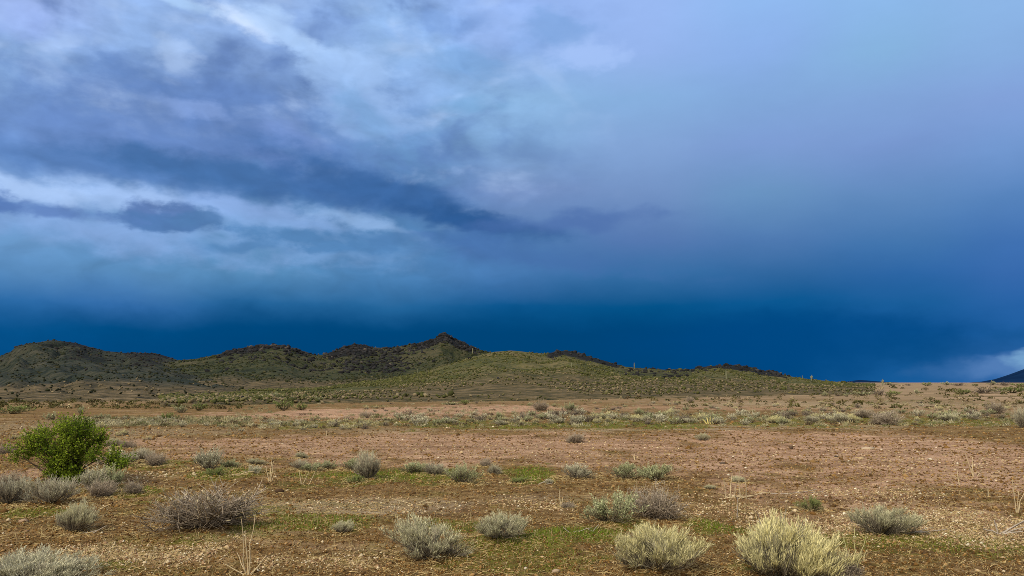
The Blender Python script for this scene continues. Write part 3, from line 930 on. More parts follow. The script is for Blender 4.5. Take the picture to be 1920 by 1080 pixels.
for f in FAR:
    plant(*f, name='creosote_bush', cat='bush', group='bushes along the far edge of the plain' if 'far edge' in f[5] else None)

# the scrub bands: many look-alikes, told apart only by kind and band
rsb = np.random.RandomState(77)
KINDS = {'lo_pale': 'small pale straw tuft', 'lo_silver': 'small silver-grey shrub', 'lo_sage': 'small dull green shrub', 'lo_brown': 'small dark brown twig shrub'}


def band(n, x0, x1, ya, yb, ws, mix, place, slope=0.0, labels=KINDS, name='scrub_shrub'):
    for _ in range(n):
        px = rsb.uniform(x0, x1)
        py = rsb.uniform(ya, yb) + slope * (px - x0)
        s = (py - HOR) / 75.0
        k = rsb.choice(list(labels), p=mix)
        w = rsb.uniform(*ws) * s * .95
        plant(px, py, w, w * rsb.uniform(.38, .62), k + str(rsb.randint(3)), labels[k] + ' ' + place, name, 'shrub', labels[k] + 's ' + place)


band(76, 1010, 1500, 776, 797, (20, 36), (.22, .32, .16, .30), 'in the crowded middle of the scrub band')
band(46, 740, 1010, 778, 798, (17, 29), (.24, .30, .18, .28), 'in the left part of the scrub band')
band(30, 490, 740, 788, 808, (13, 22), (.5, .3, .1, .1), 'at the thin left end of the scrub band')
band(46, 1490, 1920, 770, 792, (16, 30), (.26, .30, .12, .32), 'in the right part of the scrub band')
band(34, 1100, 1920, 756, 770, (14, 24), (.30, .25, .1, .35), 'on the tan plain behind the scrub band')
band(22, 620, 1300, 756, 773, (14, 22), (.3, .25, .15, .3), 'on the pink strip below the hill')
LEFT = {'lo_silver': 'small silver-green tuft', 'lo_pale': 'small whitish tuft'}
band(44, 150, 400, 786, 800, (9, 16), (.9, .1), 'in the dense pale patch at left', labels=LEFT)
band(16, 0, 480, 800, 826, (10, 20), (.2, .8), 'on the brown flat at left', labels=LEFT)

build_ground()


def place_all():
    made = {}
    for (x, y, W, H, key, label, name, cat, group, px) in PENDING:
        z = gz(x, y) - 0.012
        rot = SEED.uniform(0, 6.283)
        data = PROTO[key]
        kw = .86 if name == 'twig_shrub' else .95
        kh = ((.66 if name == 'twig_shrub' else .74) if W * F / math.hypot(x, y) > 100 else .86) if isinstance(data, tuple) else .9
        sc = (W * kw * SEED.uniform(.94, 1.08), W * kw, H * kh)
        if isinstance(data, tuple):
            r = link(name, None, loc=(x, y, z))
            r.empty_display_size = 0.1
            r.rotation_euler = (SEED.normal(0, .07), SEED.normal(0, .07), rot)
            r.scale = sc
            link('stem', data[0], r)
            if data[1]:
                link('foliage', data[1], r)
        else:
            r = link(name, data, loc=(x, y, z))
            r.rotation_euler = (0, 0, rot)
            r.scale = sc
        tag(r, label, cat, group)


place_all()


# ------------------------------------------------------------------ the green tree
def build_tree():
    rs = np.random.RandomState(9)
    x0, y0 = at_relief(118, 908)
    r = math.hypot(x0, y0)
    s = r / F                                         # metres per photo pixel there
    root = link('green_tree', None, loc=(x0, y0, gz(x0, y0) - .02))
    tag(root, 'bushy bright green small tree on the desert flat at left', 'tree')
    # crown lobes: dx px, height px, half width px, half height px, clumps
    lobes = [(-2, 84, 44, 40, 36), (16, 116, 30, 24, 14), (-44, 96, 28, 22, 12), (-80, 64, 26, 15, 7), (40, 84, 30, 28, 14), (76, 60, 28, 18, 7), (106, 44, 22, 11, 5), (0, 44, 34, 32, 18), (14, 16, 24, 16, 9), (-18, 26, 20, 18, 6)]
    C = []
    for dx, h, rx, rz, n in lobes:
        p = rs.normal(size=(n, 3))
        p /= np.linalg.norm(p, axis=1, keepdims=True)
        p *= rs.uniform(.35, 1.0, (n, 1)) ** .6
        C.append(np.stack([dx * .77 + p[:, 0] * rx * .76, p[:, 1] * rx * .8, (h + p[:, 2] * rz) * .70], 1) * s)
    C = np.concatenate(C)
    C[:, 2] = np.maximum(C[:, 2], .05)
    n = len(C)
    t = np.linspace(0, 1, 6)[None, :, None]
    base = np.stack([rs.normal(0, .03, n), rs.normal(0, .03, n), np.zeros(n)], 1)[:, None, :]
    midp = C[:, None, :] * np.array([.38, .38, .62]) + rs.normal(0, .04, (n, 1, 3))
    P = base * (1 - t) ** 2 + 2 * midp * t * (1 - t) + C[:, None, :] * t ** 2
    limb = rs.uniform(0, 1, n) < .16
    R = np.where(limb[:, None], np.linspace(.022, .004, 6)[None], np.linspace(.008, .002, 6)[None])
    V, Fq = tubes(P, R, 4)
    cw = np.array([.07, .05, .035])[None] * np.repeat(rs.uniform(.6, 1.5, n), 24)[:, None]
    link('trunk', mesh('green_tree_trunk', V, Fq, M_WOOD, cw), root)
    # leaves strung along short sprays about each clump
    per = 13
    Sp = np.repeat(C, per, axis=0)
    m = len(Sp)
    outw = Sp / (np.linalg.norm(Sp, axis=1, keepdims=True) + 1e-6)
    D = outw * .7 + rs.normal(0, .55, (m, 3)) + np.array([0, 0, .45])
    D /= np.linalg.norm(D, axis=1, keepdims=True)
    Lg = rs.uniform(.05, .26, m)[:, None]
    A = Sp + rs.normal(0, .042, (m, 3))
    lf = 9
    u = np.tile(np.linspace(.05, 1, lf), m)[:, None]
    LC = np.repeat(A, lf, 0) + np.repeat(D * Lg, lf, 0) * u + rs.normal(0, .010, (m * lf, 3))
    LD = np.repeat(D, lf, 0) * .5 + rs.normal(0, .7, (m * lf, 3))
    k = len(LC)
    ok = LC[:, 2] > .02
    LC, LD = LC[ok], LD[ok]
    k = len(LC)
    V, Fq = leaves(LC, LD, .038 * rs.uniform(.6, 1.4, k), .021 * rs.uniform(.7, 1.3, k), rs)
    tone = np.repeat(np.repeat(rs.uniform(0, 1, n), per), lf)[ok] * .5 + rs.uniform(0, .5, k)
    a, b = np.array([.032, .090, .005]), np.array([.34, .43, .04])
    cl = a[None] * (1 - tone[:, None]) + b[None] * tone[:, None]
    link('crown', mesh('green_tree_crown', V, Fq, M_GREEN, np.repeat(cl, 4, 0)), root)
    # thin spray twigs
    V, Fq = tubes(np.stack([A, A + D * Lg * .5, A + D * Lg], 1), np.array([.003, .0025, .0015])[None], 3)
    link('branch', mesh('green_tree_twigs', V, Fq, M_WOOD, np.full((len(V), 3), .07) * np.array([1, .9, .5])), root)


build_tree()


# ------------------------------------------------------------------ hills
HILLS = {}


def build_hill(key, sil, crest, r0, green, tan, dark, rocks, foot_w, seed, back=1.9, ncol=420, nrow=190, power=2.0, amp=1.0, gully=1.0):
    """sil: crest line of the photograph as pixels; crest: (px, metres) distance of the crest; r0: (px, metres) where the slope starts"""
    px = np.array([p for p, _ in sil], float)
    py = np.array([q for _, q in sil], float)
    a_s, e_s = azel(px, py)
    A = np.linspace(a_s[0], a_s[-1], ncol)
    E = np.interp(A, a_s, np.tan(e_s))
    ker = np.ones(3) / 3
    E = np.convolve(np.pad(E, 1, mode='edge'), ker, 'valid')
    ppx = np.interp(A, a_s, px)
    RC = np.interp(ppx, [p for p, _ in crest], [q for _, q in crest])
    R0 = np.interp(ppx, [p for p, _ in r0], [q for _, q in r0])
    ZC = np.maximum(EYE + E * RC, 0.0)
    s = np.concatenate([np.linspace(0, 1, nrow - 40) ** 0.85, np.linspace(1, back, 41)[1:]])
    SG, AG = np.meshgrid(s, A)
    RCg, R0g, ZCg = RC[:, None], R0[:, None], ZC[:, None]
    R = R0g + (RCg - R0g) * SG
    X, Y = R * np.sin(AG), R * np.cos(AG)
    f = np.where(SG <= 1, 0.30 * SG + 0.70 * np.clip(SG, 0, 1) ** power, 1 - (np.clip(SG - 1, 0, None) / (back - 1)) ** 1.6 * 1.15)
    Z = ZCg * f
    arc = AG * RCg
    w = np.clip(SG, 0, 1) * np.clip((1.0 - SG) / .25, 0, 1) * (SG <= 1) + 0.0
    gl = np.abs(fbm(arc / 32.0 + fbm(X / 60, Y / 60, 2, seed + 3) * 1.2, R / 190.0, 3, seed)) * 2
    Z = Z + (gl - .35) * ZCg * .24 * w * gully
    Z = Z + fbm(X / 26, Y / 26, 4, seed + 7) * ZCg * .10 * np.clip(w + .02, 0, 1) * amp
    Z = Z + fbm(X / 5, Y / 5, 3, seed + 8) * np.clip(ZCg * .035, 0, .7) * (w * .8 + .25 * (SG > .2)) * amp
    edge = sstep(0, .02, SG)
    Z = (Z + .16) * edge - (1 - edge) * 0.6
    rock = np.zeros_like(Z)
    pg = np.broadcast_to(ppx[:, None], Z.shape)
    for (p0, p1, s0, st) in rocks:
        c, hw = (p0 + p1) / 2, (p1 - p0) / 2
        rock = np.maximum(rock, st * sstep(1.15, .75, np.abs(pg - c) / hw) * sstep(s0 - .07, s0 + .05, SG))
    foot = sstep(foot_w, foot_w * .45, SG) * .9
    n, k = X.shape
    i = np.arange(n * k).reshape(n, k)
    q = np.stack([i[:-1, :-1], i[1:, :-1], i[1:, 1:], i[:-1, 1:]], -1).reshape(-1, 4)
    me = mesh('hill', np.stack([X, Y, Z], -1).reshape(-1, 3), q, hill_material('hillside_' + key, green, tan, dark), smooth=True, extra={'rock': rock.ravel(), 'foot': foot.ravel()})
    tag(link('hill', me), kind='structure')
    HILLS[key] = dict(X=X, Y=Y, Z=Z, S=SG, px=pg, rock=rock, n=n, k=k)


SIL_A = [(-1000, 726), (-700, 720), (-420, 710), (-260, 700), (-140, 688), (-60, 680), (0, 668), (30, 656), (60, 649), (90, 643), (118, 640), (140, 643), (160, 649), (200, 659), (235, 662), (275, 662), (300, 665), (320, 671), (350, 681), (400, 690), (470, 702), (540, 713), (620, 720), (700, 726)]
SIL_B = [(150, 712), (230, 698), (300, 684), (340, 676), (370, 673), (400, 667), (440, 657), (480, 650), (510, 647), (540, 650), (565, 660), (590, 666), (605, 666), (630, 657), (650, 649), (665, 645), (680, 648), (700, 652), (730, 653), (760, 648), (790, 643), (808, 638), (818, 634), (826, 630), (835, 629), (843, 631), (852, 636), (865, 642), (880, 649), (905, 658), (930, 663), (1000, 676), (1060, 690), (1130, 708)]
SIL_D = [(300, 758), (380, 755), (430, 750), (500, 743), (560, 735), (620, 726), (700, 715), (760, 705), (820, 691), (870, 675), (905, 665), (930, 660), (960, 658), (990, 661), (1020, 664), (1045, 660), (1060, 658), (1080, 661), (1100, 668), (1130, 676), (1170, 688), (1200, 691), (1250, 694), (1290, 694), (1320, 688), (1350, 686), (1380, 685), (1405, 688), (1425, 694), (1450, 698), (1480, 706), (1520, 712), (1560, 717), (1640, 722)]
build_hill('far', SIL_A, [(-1000, 700), (-420, 700), (0, 640), (560, 560), (700, 540)], [(-1000, 70), (-420, 66), (400, 64), (500, 160), (700, 260)], (.022, .029, .018), (.075, .068, .046), (.003, .005, .005),  # cloud shade and crevice shade painted into this hill's base colours
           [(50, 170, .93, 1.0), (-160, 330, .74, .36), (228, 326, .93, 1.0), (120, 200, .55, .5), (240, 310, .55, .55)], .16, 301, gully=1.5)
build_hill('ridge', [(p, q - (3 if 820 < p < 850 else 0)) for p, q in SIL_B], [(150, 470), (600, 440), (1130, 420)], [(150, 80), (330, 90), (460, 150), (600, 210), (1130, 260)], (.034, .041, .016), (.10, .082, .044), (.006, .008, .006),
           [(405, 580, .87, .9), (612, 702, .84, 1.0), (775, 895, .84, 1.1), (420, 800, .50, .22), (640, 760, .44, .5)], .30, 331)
build_hill('green', SIL_D, [(300, 90), (430, 130), (620, 190), (820, 270), (960, 310), (1200, 380), (1400, 420), (1640, 430)], [(300, 54), (430, 55), (620, 58), (960, 62), (1300, 76), (1640, 110)],
           (.074, .077, .023), (.18, .138, .066), (.022, .026, .010), [(1022, 1165, .86, 1.0), (1290, 1475, .74, 1.1), (1150, 1340, .62, .5)], .50, 361, power=2.0)


def hill_points(h, n, rs, wfun):
    """n random surface points of a hill, weighted; returns positions, s and px"""
    H = HILLS[h]
    i = rs.randint(0, H['n'] - 1, n * 4)
    j = rs.randint(0, H['k'] - 30, n * 4)
    w = wfun(H['S'][i, j], H['px'][i, j], H['rock'][i, j])
    keep = np.where(rs.uniform(0, 1, n * 4) < w)[0][:n]
    i, j = i[keep], j[keep]
    fi, fj = rs.uniform(0, 1, len(i)), rs.uniform(0, 1, len(i))

    def s(a):
        return (a[i, j] * (1 - fi) + a[i + 1, j] * fi) * (1 - fj) + (a[i, j + 1] * (1 - fi) + a[i + 1, j + 1] * fi) * fj
    return np.stack([s(H['X']), s(H['Y']), s(H['Z'])], 1), s(H['S']), s(H['px'])


IV, IF_ = ico()


def stuff(name, V, Fc, mat, colr, label=None):
    me = mesh(name, V, Fc, mat, colr)
    o = link(name, me)
    tag(o, kind='stuff')
    return o


def hill_cover():
    rs = np.random.RandomState(55)
    pal = np.array([(.075, .082, .020), (.040, .048, .015), (.10, .095, .030), (.022, .026, .012), (.14, .12, .058), (.22, .18, .10)])
    Vs, Fs, Cs, off = [], [], [], 0
    for h, n, pw in (('green', 13000, (.26, .22, .2, .14, .1, .08)), ('ridge', 6500, (.16, .28, .1, .34, .08, .04)), ('far', 6500, (.12, .26, .14, .34, .10, .04))):
        P, s, px = hill_points(h, int(n * 1.5), rs, lambda S_, p_, r_: np.clip(1.0 - 1.3 * r_, .04, 1) * (S_ < 1.03))
        kp = rs.uniform(-.5, .5, len(P)) < fbm(P[:, 0] / 14, P[:, 1] / 22, 3, 71) * 1.6
        P, s, px = P[kp], s[kp], px[kp]
        r = np.hypot(P[:, 0], P[:, 1])
        size = rs.uniform(.16, .42, len(P)) * (1 + .9 * (rs.uniform(size=len(P)) > .95)) * np.clip(r / 270, .42, 1.8)
        V, Fc = scatter_solids(P + np.array([0, 0, .12]), size, rs, IV, IF_, (.5, 1.0), .42)
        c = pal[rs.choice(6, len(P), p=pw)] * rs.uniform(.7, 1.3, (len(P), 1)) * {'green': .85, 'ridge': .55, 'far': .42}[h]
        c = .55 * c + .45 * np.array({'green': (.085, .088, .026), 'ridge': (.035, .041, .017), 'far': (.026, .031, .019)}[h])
        low = s < .42
        low = s < {'green': .42, 'ridge': .16, 'far': .14}[h]
        tan = rs.uniform(size=len(P)) < .35
        c[low & tan] = np.array([.22, .175, .10]) * rs.uniform(.6, 1.1, ((low & tan).sum(), 1))
        Vs.append(V)
        Fs.append(Fc + off)
        Cs.append(np.repeat(c, 12, 0))
        off += len(V)
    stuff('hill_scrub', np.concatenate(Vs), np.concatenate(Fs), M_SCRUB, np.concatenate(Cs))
    Vs, Fs, Cs, off = [], [], [], 0
    for h, n in (('green', 900), ('ridge', 2200), ('far', 1500)):
        P, s, px = hill_points(h, n, rs, lambda S_, p_, r_: np.clip(r_ * 1.3, .004, 1) * (S_ < 1.04))
        r = np.hypot(P[:, 0], P[:, 1])
        size = rs.uniform(.3, 1.0, len(P)) ** 1.5 * 1.5 * (r / 400) * (.65 if h == 'far' else 1.0)
        V, Fc = scatter_solids(P + np.array([0, 0, .1]), size, rs, IV, IF_, (.5, 1.0), .3)
        c = np.array([(.017, .0165, .017)]) * rs.uniform(.5, 1.9, (len(P), 1))
        pale = rs.uniform(size=len(P)) < (.04 if h != 'far' else 0.0)
        c[pale] = np.array([.085, .072, .06]) * rs.uniform(.6, 1.2, (pale.sum(), 1))
        Vs.append(V)
        Fs.append(Fc + off)
        Cs.append(np.repeat(c, 12, 0))
        off += len(V)
    stuff('hill_rubble', np.concatenate(Vs), np.concatenate(Fs), M_SCRUB, np.concatenate(Cs))


hill_cover()


def far_plain_cover():
    """low scrub on the plain between the scrub band and the hills, and out to the horizon"""
    rs = np.random.RandomState(66)
    n = 3600
    px = rs.uniform(-60, 1980, n)
    d = 1 / rs.uniform(1 / 400., 1 / 44., n)
    py = HOR + EYE * F / d
    x, y = at(px, py)
    keep = (np.hypot(x, y) > 44 + 6 * (px > 500)) & ((px > 1300) | (np.hypot(x, y) < 76)) & ~((px > 480) & (px < 1250) & (d < 62))
    keep &= (px < 560) | (rs.uniform(size=n) < .42)
    x, y, px = x[keep], y[keep], px[keep]
    P = np.stack([x, y, relief(x, y)], 1)
    r = np.hypot(x, y)
    m = len(P)
    size = rs.uniform(.10, .28, m) * (1 + .7 * (rs.uniform(size=m) > .9)) * np.clip(r / 80, .7, 2.6)
    per = 34
    C = np.repeat(P, per, 0)
    o = rs.normal(size=(m * per, 3))
    o /= np.linalg.norm(o, axis=1, keepdims=True)
    o[:, 2] = np.abs(o[:, 2]) * .75
    sz = np.repeat(size, per)[:, None]
    C = C + o * sz * rs.uniform(.5, 1, (m * per, 1))
    V, Fc = leaves(C, o + rs.normal(0, .5, o.shape), sz[:, 0] * .55, sz[:, 0] * .34, rs)
    pal = np.array([(.095, .088, .028), (.068, .068, .022), (.16, .135, .055), (.33, .27, .155), (.12, .088, .045)])
    left = px < 520
    ch = np.where(left, rs.choice(5, m, p=(.32, .40, .1, .08, .10)), rs.choice(5, m, p=(.18, .2, .2, .26, .16)))
    c = pal[ch] * rs.uniform(.7, 1.3, (m, 1))
    stuff('plain_scrub', V, Fc, M_SCRUB, np.repeat(np.repeat(c, per, 0), 4, 0))


far_plain_cover()


def band_tufts():
    """grass tufts between the shrubs of the scrub band, too many to count"""
    rs = np.random.RandomState(67)
    n = 2300
    px = rs.uniform(420, 1960, n)
    py = np.where(rs.uniform(size=n) < .72, rs.uniform(773, 801, n), rs.uniform(752, 773, n)) + np.where(px < 760, (760 - px) * .03, 0)
    k = 900
    px = np.concatenate([px, rs.uniform(120, 470, k)])
    py = np.concatenate([py, rs.uniform(783, 801, k)])
    n += k
    x, y = at(px, py)
    keep = fbm(x * .35, y * .25, 3, 91) + .22 > rs.uniform(-.35, .5, n)
    x, y = x[keep], y[keep]
    m = len(x)
    P = np.stack([x, y, relief(x, y)], 1)
    size = rs.uniform(.05, .13, m)
    per = 26
    o = rs.normal(size=(m * per, 3))
    o /= np.linalg.norm(o, axis=1, keepdims=True)
    o[:, 2] = np.abs(o[:, 2]) + .35
    sz = np.repeat(size, per)
    C = np.repeat(P, per, 0) + o * np.array([.7, .7, .25]) * sz[:, None]
    V, Fc = leaves(C, o + rs.normal(0, .3, o.shape), sz * rs.uniform(.7, 1.3, m * per), sz * .22, rs)
    pal = np.array([(.42, .36, .20), (.30, .29, .15), (.50, .45, .28), (.17, .18, .07), (.14, .10, .06)])
    c = pal[rs.choice(5, m, p=(.3, .24, .18, .14, .14))] * rs.uniform(.75, 1.2, (m, 1))
    stuff('grass_tufts', V, Fc, M_BLADE, np.repeat(np.repeat(c, per, 0), 4, 0))


band_tufts()


def build_mountain():
    """the dark mountain at the right edge and the faint one on the horizon"""
    m, g, b = mat_base('mountain_painted_shade', 1.0, 0.0)
    P = g.node('ShaderNodeTexCoord').outputs['Object']
    g.put(b.inputs['Base Color'], g.ramp(g.noise(P, 0.004, 5, .6), [(.35, (.004, .016, .052)), (.65, (.007, .026, .075))]))  # distant rain and cloud shade painted into the rock as dark blue
    for sil, D in (([(1790, 719), (1815, 717.5), (1840, 715.5), (1865, 711), (1890, 703), (1920, 692), (1960, 676), (2040, 655), (2150, 640), (2300, 668), (2500, 712)], 7000.0),
                   ([(1570, 717.5), (1590, 715), (1610, 712.5), (1625, 713.2), (1645, 715), (1690, 717.5)], 8500.0)):
        px = np.array([p for p, _ in sil])
        py = np.array([q for _, q in sil])
        a, e = azel(px, py)
        A = np.linspace(a[0], a[-1], 160)
        ZC = np.maximum(EYE + np.interp(A, a, np.tan(e)) * D, -5)
        s = np.linspace(-1, 1, 41)
        SG, AG = np.meshgrid(s, A)
        R = D + SG * 1400
        X, Y = R * np.sin(AG), R * np.cos(AG)
        Z = (ZC[:, None] + 5) * (1 - np.abs(SG) ** 1.2) - 5 + fbm(X / 160, Y / 160, 4, 400) * ZC[:, None] * .12 * (np.abs(SG) > .06)
        i = np.arange(X.size).reshape(X.shape)
        q = np.stack([i[:-1, :-1], i[1:, :-1], i[1:, 1:], i[:-1, 1:]], -1).reshape(-1, 4)
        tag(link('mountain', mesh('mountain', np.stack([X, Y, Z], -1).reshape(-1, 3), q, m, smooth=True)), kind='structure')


build_mountain()


# ------------------------------------------------------------------ saguaros
def hill_at(px, py):
    best = None
    for h in ('green', 'ridge', 'far'):
        H = HILLS[h]
        i = int(np.argmin(np.abs(H['px'][:, 0] - px)))
        X, Y, Z = H['X'][i], H['Y'][i], H['Z'][i]
        c, s = math.cos(PITCH), math.sin(PITCH)
        fy, fz = Y * c + (Z - EYE) * s, -Y * s + (Z - EYE) * c
        yy = PH / 2 - F * fz / fy
        ok = (H['S'][i] < 1.01)
        j = int(np.argmin(np.where(ok, np.abs(yy - py), 1e9)))
        d = abs(yy[j] - py)
        if best is None or d < best[0] - 1.0:
            best = (d, X[j], Y[j], Z[j])
    return best[1:]


def build_saguaros():
    spots = [(1190, 692, 11, 0, 'tall pale saguaro breaking the skyline left of the low saddle'), (1218, 699, 8, 1, 'small saguaro just below the skyline saddle'),
             (1362, 711, 15, 0, 'tallest saguaro, standing below the black rock cap'), (1070, 689, 9, 0, 'saguaro on the green slope under the rocky knob'),
             (1521, 714, 9, 1, 'thin dark saguaro at the right end of the ridge'), (1506, 712, 7, 0, 'short saguaro left of the thin one at the ridge end'),
             (887, 664, 10, 0, 'saguaro on the slope right of the sharp peak'), (783, 701, 9, 0, 'saguaro low on the slope below the sharp peak'),
             (1655, 718, 10, 1, 'lone dark saguaro out on the flat horizon')]
    for (px, py, hp, arm, label) in spots:
        x, y, z = hill_at(px, py) if px < 1560 else (*(float(v) for v in at(px, HOR + 6)), 0.0)
        r = math.hypot(x, y)
        h = hp / F * r * 1.15
        root = link('saguaro_cactus', None, loc=(x, y, z - .1))
        tag(root, label, 'cactus', 'saguaros on the hills')
        t = np.linspace(0, 1, 8)
        P = np.stack([np.zeros(8), np.zeros(8), t * h], 1)[None]
        rr = np.array([.055, .07, .075, .078, .075, .068, .05, .012]) * h * .9
        V, Fq = tubes(P, rr[None], 9)
        sg = 1 + .12 * np.cos(np.arange(len(V)) * np.pi)
        V[:, :2] *= sg[:, None]
        tone = np.tile(np.array([.20, .20, .12]), (len(V), 1)) * np.random.RandomState(int(px)).uniform(.8, 1.2, (len(V), 1))
        link('stem', mesh('saguaro_stem', V, Fq, M_CACTUS, tone), root)
        if arm:
            for sx in (1, -1):
                u = np.array([(0, 0, .42), (.10, 0, .43), (.17, 0, .50), (.18, 0, .62), (.18, 0, .76), (.18, 0, .79)]) * h
                u[:, 0] *= sx
                u[:, 2] += .06 * h * (sx > 0)
                V, Fq = tubes(u[None], (np.array([.05, .05, .055, .055, .045, .01]) * h * .9)[None], 8)
                link('arm', mesh('saguaro_arm', V, Fq, M_CACTUS, np.tile([.19, .19, .11], (len(V), 1))), root)


build_saguaros()


# ------------------------------------------------------------------ dead stalks, sticks and loose stones
STRAWC = np.array([.52, .42, .26])
GREYC = np.array([.36, .31, .26])


def stalks(px, py, hpx, lines, label, colr=STRAWC, name='dry_stalk_clump', cat='dead plant', rad=.006):
    """upright or leaning dead stems from one root; lines: (foot dx, tip dx, tip height, depth lean) in photo pixels"""
    x, y = at_relief(px, py)
    k = math.hypot(x, y) / F
    root = link(name, None, loc=(x, y, gz(x, y)))
    tag(root, label, cat)
    rs = np.random.RandomState(int(px) * 7 + int(py))
    for (fx, tx, th, dp) in lines:
        a = np.array([fx, 0, -1.0]) * k
        b = np.array([tx, dp, th]) * k
        a[2] += gz(x + a[0], y) - gz(x, y)
        t = np.linspace(0, 1, 5)[:, None]
        P = a * (1 - t) + b * t + rs.normal(0, .02, (5, 3)) * np.sin(t * np.pi) * np.linalg.norm(b - a)
        V, Fq = tubes(P[None], np.linspace(rad, rad * .5, 5)[None] * max(1, k / .0052 * .8), 4)
        me = mesh('stalk', V, Fq, M_WOOD, colr[None] * rs.uniform(.8, 1.2, (len(V), 1)))
        link('stem', me, root)


stalks(464, 1078, 90, [(-2, -16, 92, 4), (0, -6, 74, -4), (2, 8, 100, 3), (4, 34, 34, -8), (6, 26, 22, -10), (-4, -40, 20, -6), (-2, -22, 36, 6)], 'tall straw stalks standing at the bottom edge, left of centre')
stalks(506, 903, 44, [(0, 2, 42, 2), (1, 6, 36, 0), (-2, -8, 26, 2), (3, 10, 18, -3)], 'pale upright stalks at the left part of the shrub row')
stalks(565, 908, 24, [(0, -5, 22, 2), (2, 12, 20, 2), (14, 24, 22, 0)], 'short leaning stalks below three low sages')
stalks(1052, 950, 34, [(0, -3, 30, 2), (1, 4, 18, 1), (4, 28, 4, -6)], 'single bent stalk rising from a dark twig clump')
stalks(1384, 935, 46, [(-22, -24, 34, 0), (-14, -8, 44, 2), (-6, -2, 28, 0), (4, 5, 48, 4), (14, 14, 40, 2), (-30, 34, 6, 4), (0, 58, 10, 6), (2, 30, -4, -10), (-36, 10, 5, 5)], 'cluster of upright dead stalks with fallen branches on red ground', STRAWC * .95, rad=.007)
stalks(1382, 972, 38, [(0, 2, 36, 0)], 'single upright dead stick below the stalk cluster', GREYC, 'dead_stick')
stalks(1428, 990, 30, [(0, -6, 26, 0), (0, -2, 16, 0), (2, -3, 12, 2)], 'dark broken stump of a stalk near the largest pale bush', GREYC * .7, 'dead_stick')
stalks(1825, 893, 46, [(0, -10, 36, 0), (0, 1, 30, 0), (6, 14, 10, 0), (0, -2, 12, 0)], 'thin pale forked stalk at right on the bare dirt', name='dry_stalk')
stalks(1799, 910, 30, [(0, -2, 26, 0), (0, -20, 2, 2)], 'thin stalk with a fallen stem left of the forked one', name='dry_stalk')
stalks(1853, 932, 20, [(0, 1, 18, 0), (0, 22, 1, 0)], 'short stalk with a bent foot at right on gravel', name='dry_stalk')
stalks(1906, 962, 50, [(0, -2, 50, 0), (2, 6, 32, 0), (2, 16, 34, 0)], 'tall curved stalks by the right edge', name='dry_stalk_clump')
stalks(1896, 1000, 26, [(-20, 30, 18, 6), (-18, 26, 10, 2), (-16, 36, 26, 4), (-20, -24, 20, 0), (-14, -40, 6, 4), (-18, 14, 4, -6)], 'tangle of bent grey dead branches by the right edge', GREYC, 'dead_branch', rad=.009)
stalks(785, 944, 16, [(-10, 22, 10, -6), (-10, -50, 8, 6), (-2, 30, 4, -8)], 'fallen forked straw stem on gravel in the middle distance', name='fallen_stalk')
stalks(455, 893, 10, [(-25, 18, 8, 4)], 'pale fallen stick at the left of the shrub row', name='fallen_stick')
stalks(1100, 998, 14, [(-30, 10, 6, 8), (10, 22, 14, 0), (14, 2, 6, -6), (-30, -42, 8, 4)], 'fallen branch in bright moss below the dark green sage', GREYC, 'fallen_branch')
stalks(1500, 925, 8, [(-60, 30, 6, 4), (-30, -10, 2, -8), (10, 40, 3, 2)], 'long dead branch lying on the red dirt at right', GREYC * .9, 'fallen_branch')
stalks(1700, 1000, 10, [(0, 70, 6, 4), (0, 50, 8, 10)], 'pale dead branches lying right of the lone round bush', GREYC, 'fallen_branch')
stalks(1020, 908, 14, [(-12, 10, 10, 0), (2, 16, 3, -2)], 'small forked grey stick on brown dirt', GREYC, 'fallen_stick')
stalks(195, 955, 10, [(-10, 10, 8, 4)], 'short pale stick below the sages by the tree', name='fallen_stick')
stalks(180, 1000, 14, [(-6, 16, 12, 0), (-30, 4, 5, 4)], 'dead twigs lying right of the lone yellow-green bush', GREYC, 'fallen_stick')
stalks(1610, 1075, 60, [(-10, -24, 66, 0), (-8, -2, 72, 0), (-4, 16, 60, 0), (-10, -34, 50, 2)], 'yellowish upright stalks beside the largest pale bush', np.array([.45, .42, .2]))
stalks(1332, 795, 16, [(-6, -14, 9, 0), (-3, -6, 12, 0), (0, 0, 13, 0), (3, 6, 11, 0), (6, 14, 8, 0), (1, 18, 5, 0)], 'bright yellow dry grass clump at the near edge of the scrub', np.array([.6, .52, .2]), 'dry_grass_clump', rad=.010)
stalks(612, 818, 12, [(0, 0, 10, 0)], 'tiny white stake-like stalk on the bare flat', STRAWC * 1.2, 'dry_stalk')
stalks(1190, 862, 14, [(0, -3, 10, 0), (0, 1, 12, 0)], 'little pale stalk in the middle of the bare flat', name='dry_stalk')
stalks(803, 825, 14, [(0, -1, 12, 0), (4, 6, 8, 0)], 'thin pale stem in the bare flat left of centre', name='dry_stalk')


def stone(px, py, w, h, colr, label):
    x, y = at_relief(px, py)
    k = math.hypot(x, y) / F
    rs = np.random.RandomState(int(px + py))
    V = IV * np.array([w, w * .7, h * 1.3]) * .5 * k * (1 + rs.uniform(-.22, .22, (12, 1)))
    o = link('stone', mesh('stone', V, IF_, M_STONE, np.array(colr)[None] * rs.uniform(.8, 1.2, (12, 1))), loc=(x, y, gz(x, y) + h * .18 * k))
    tag(o, label, 'stone')


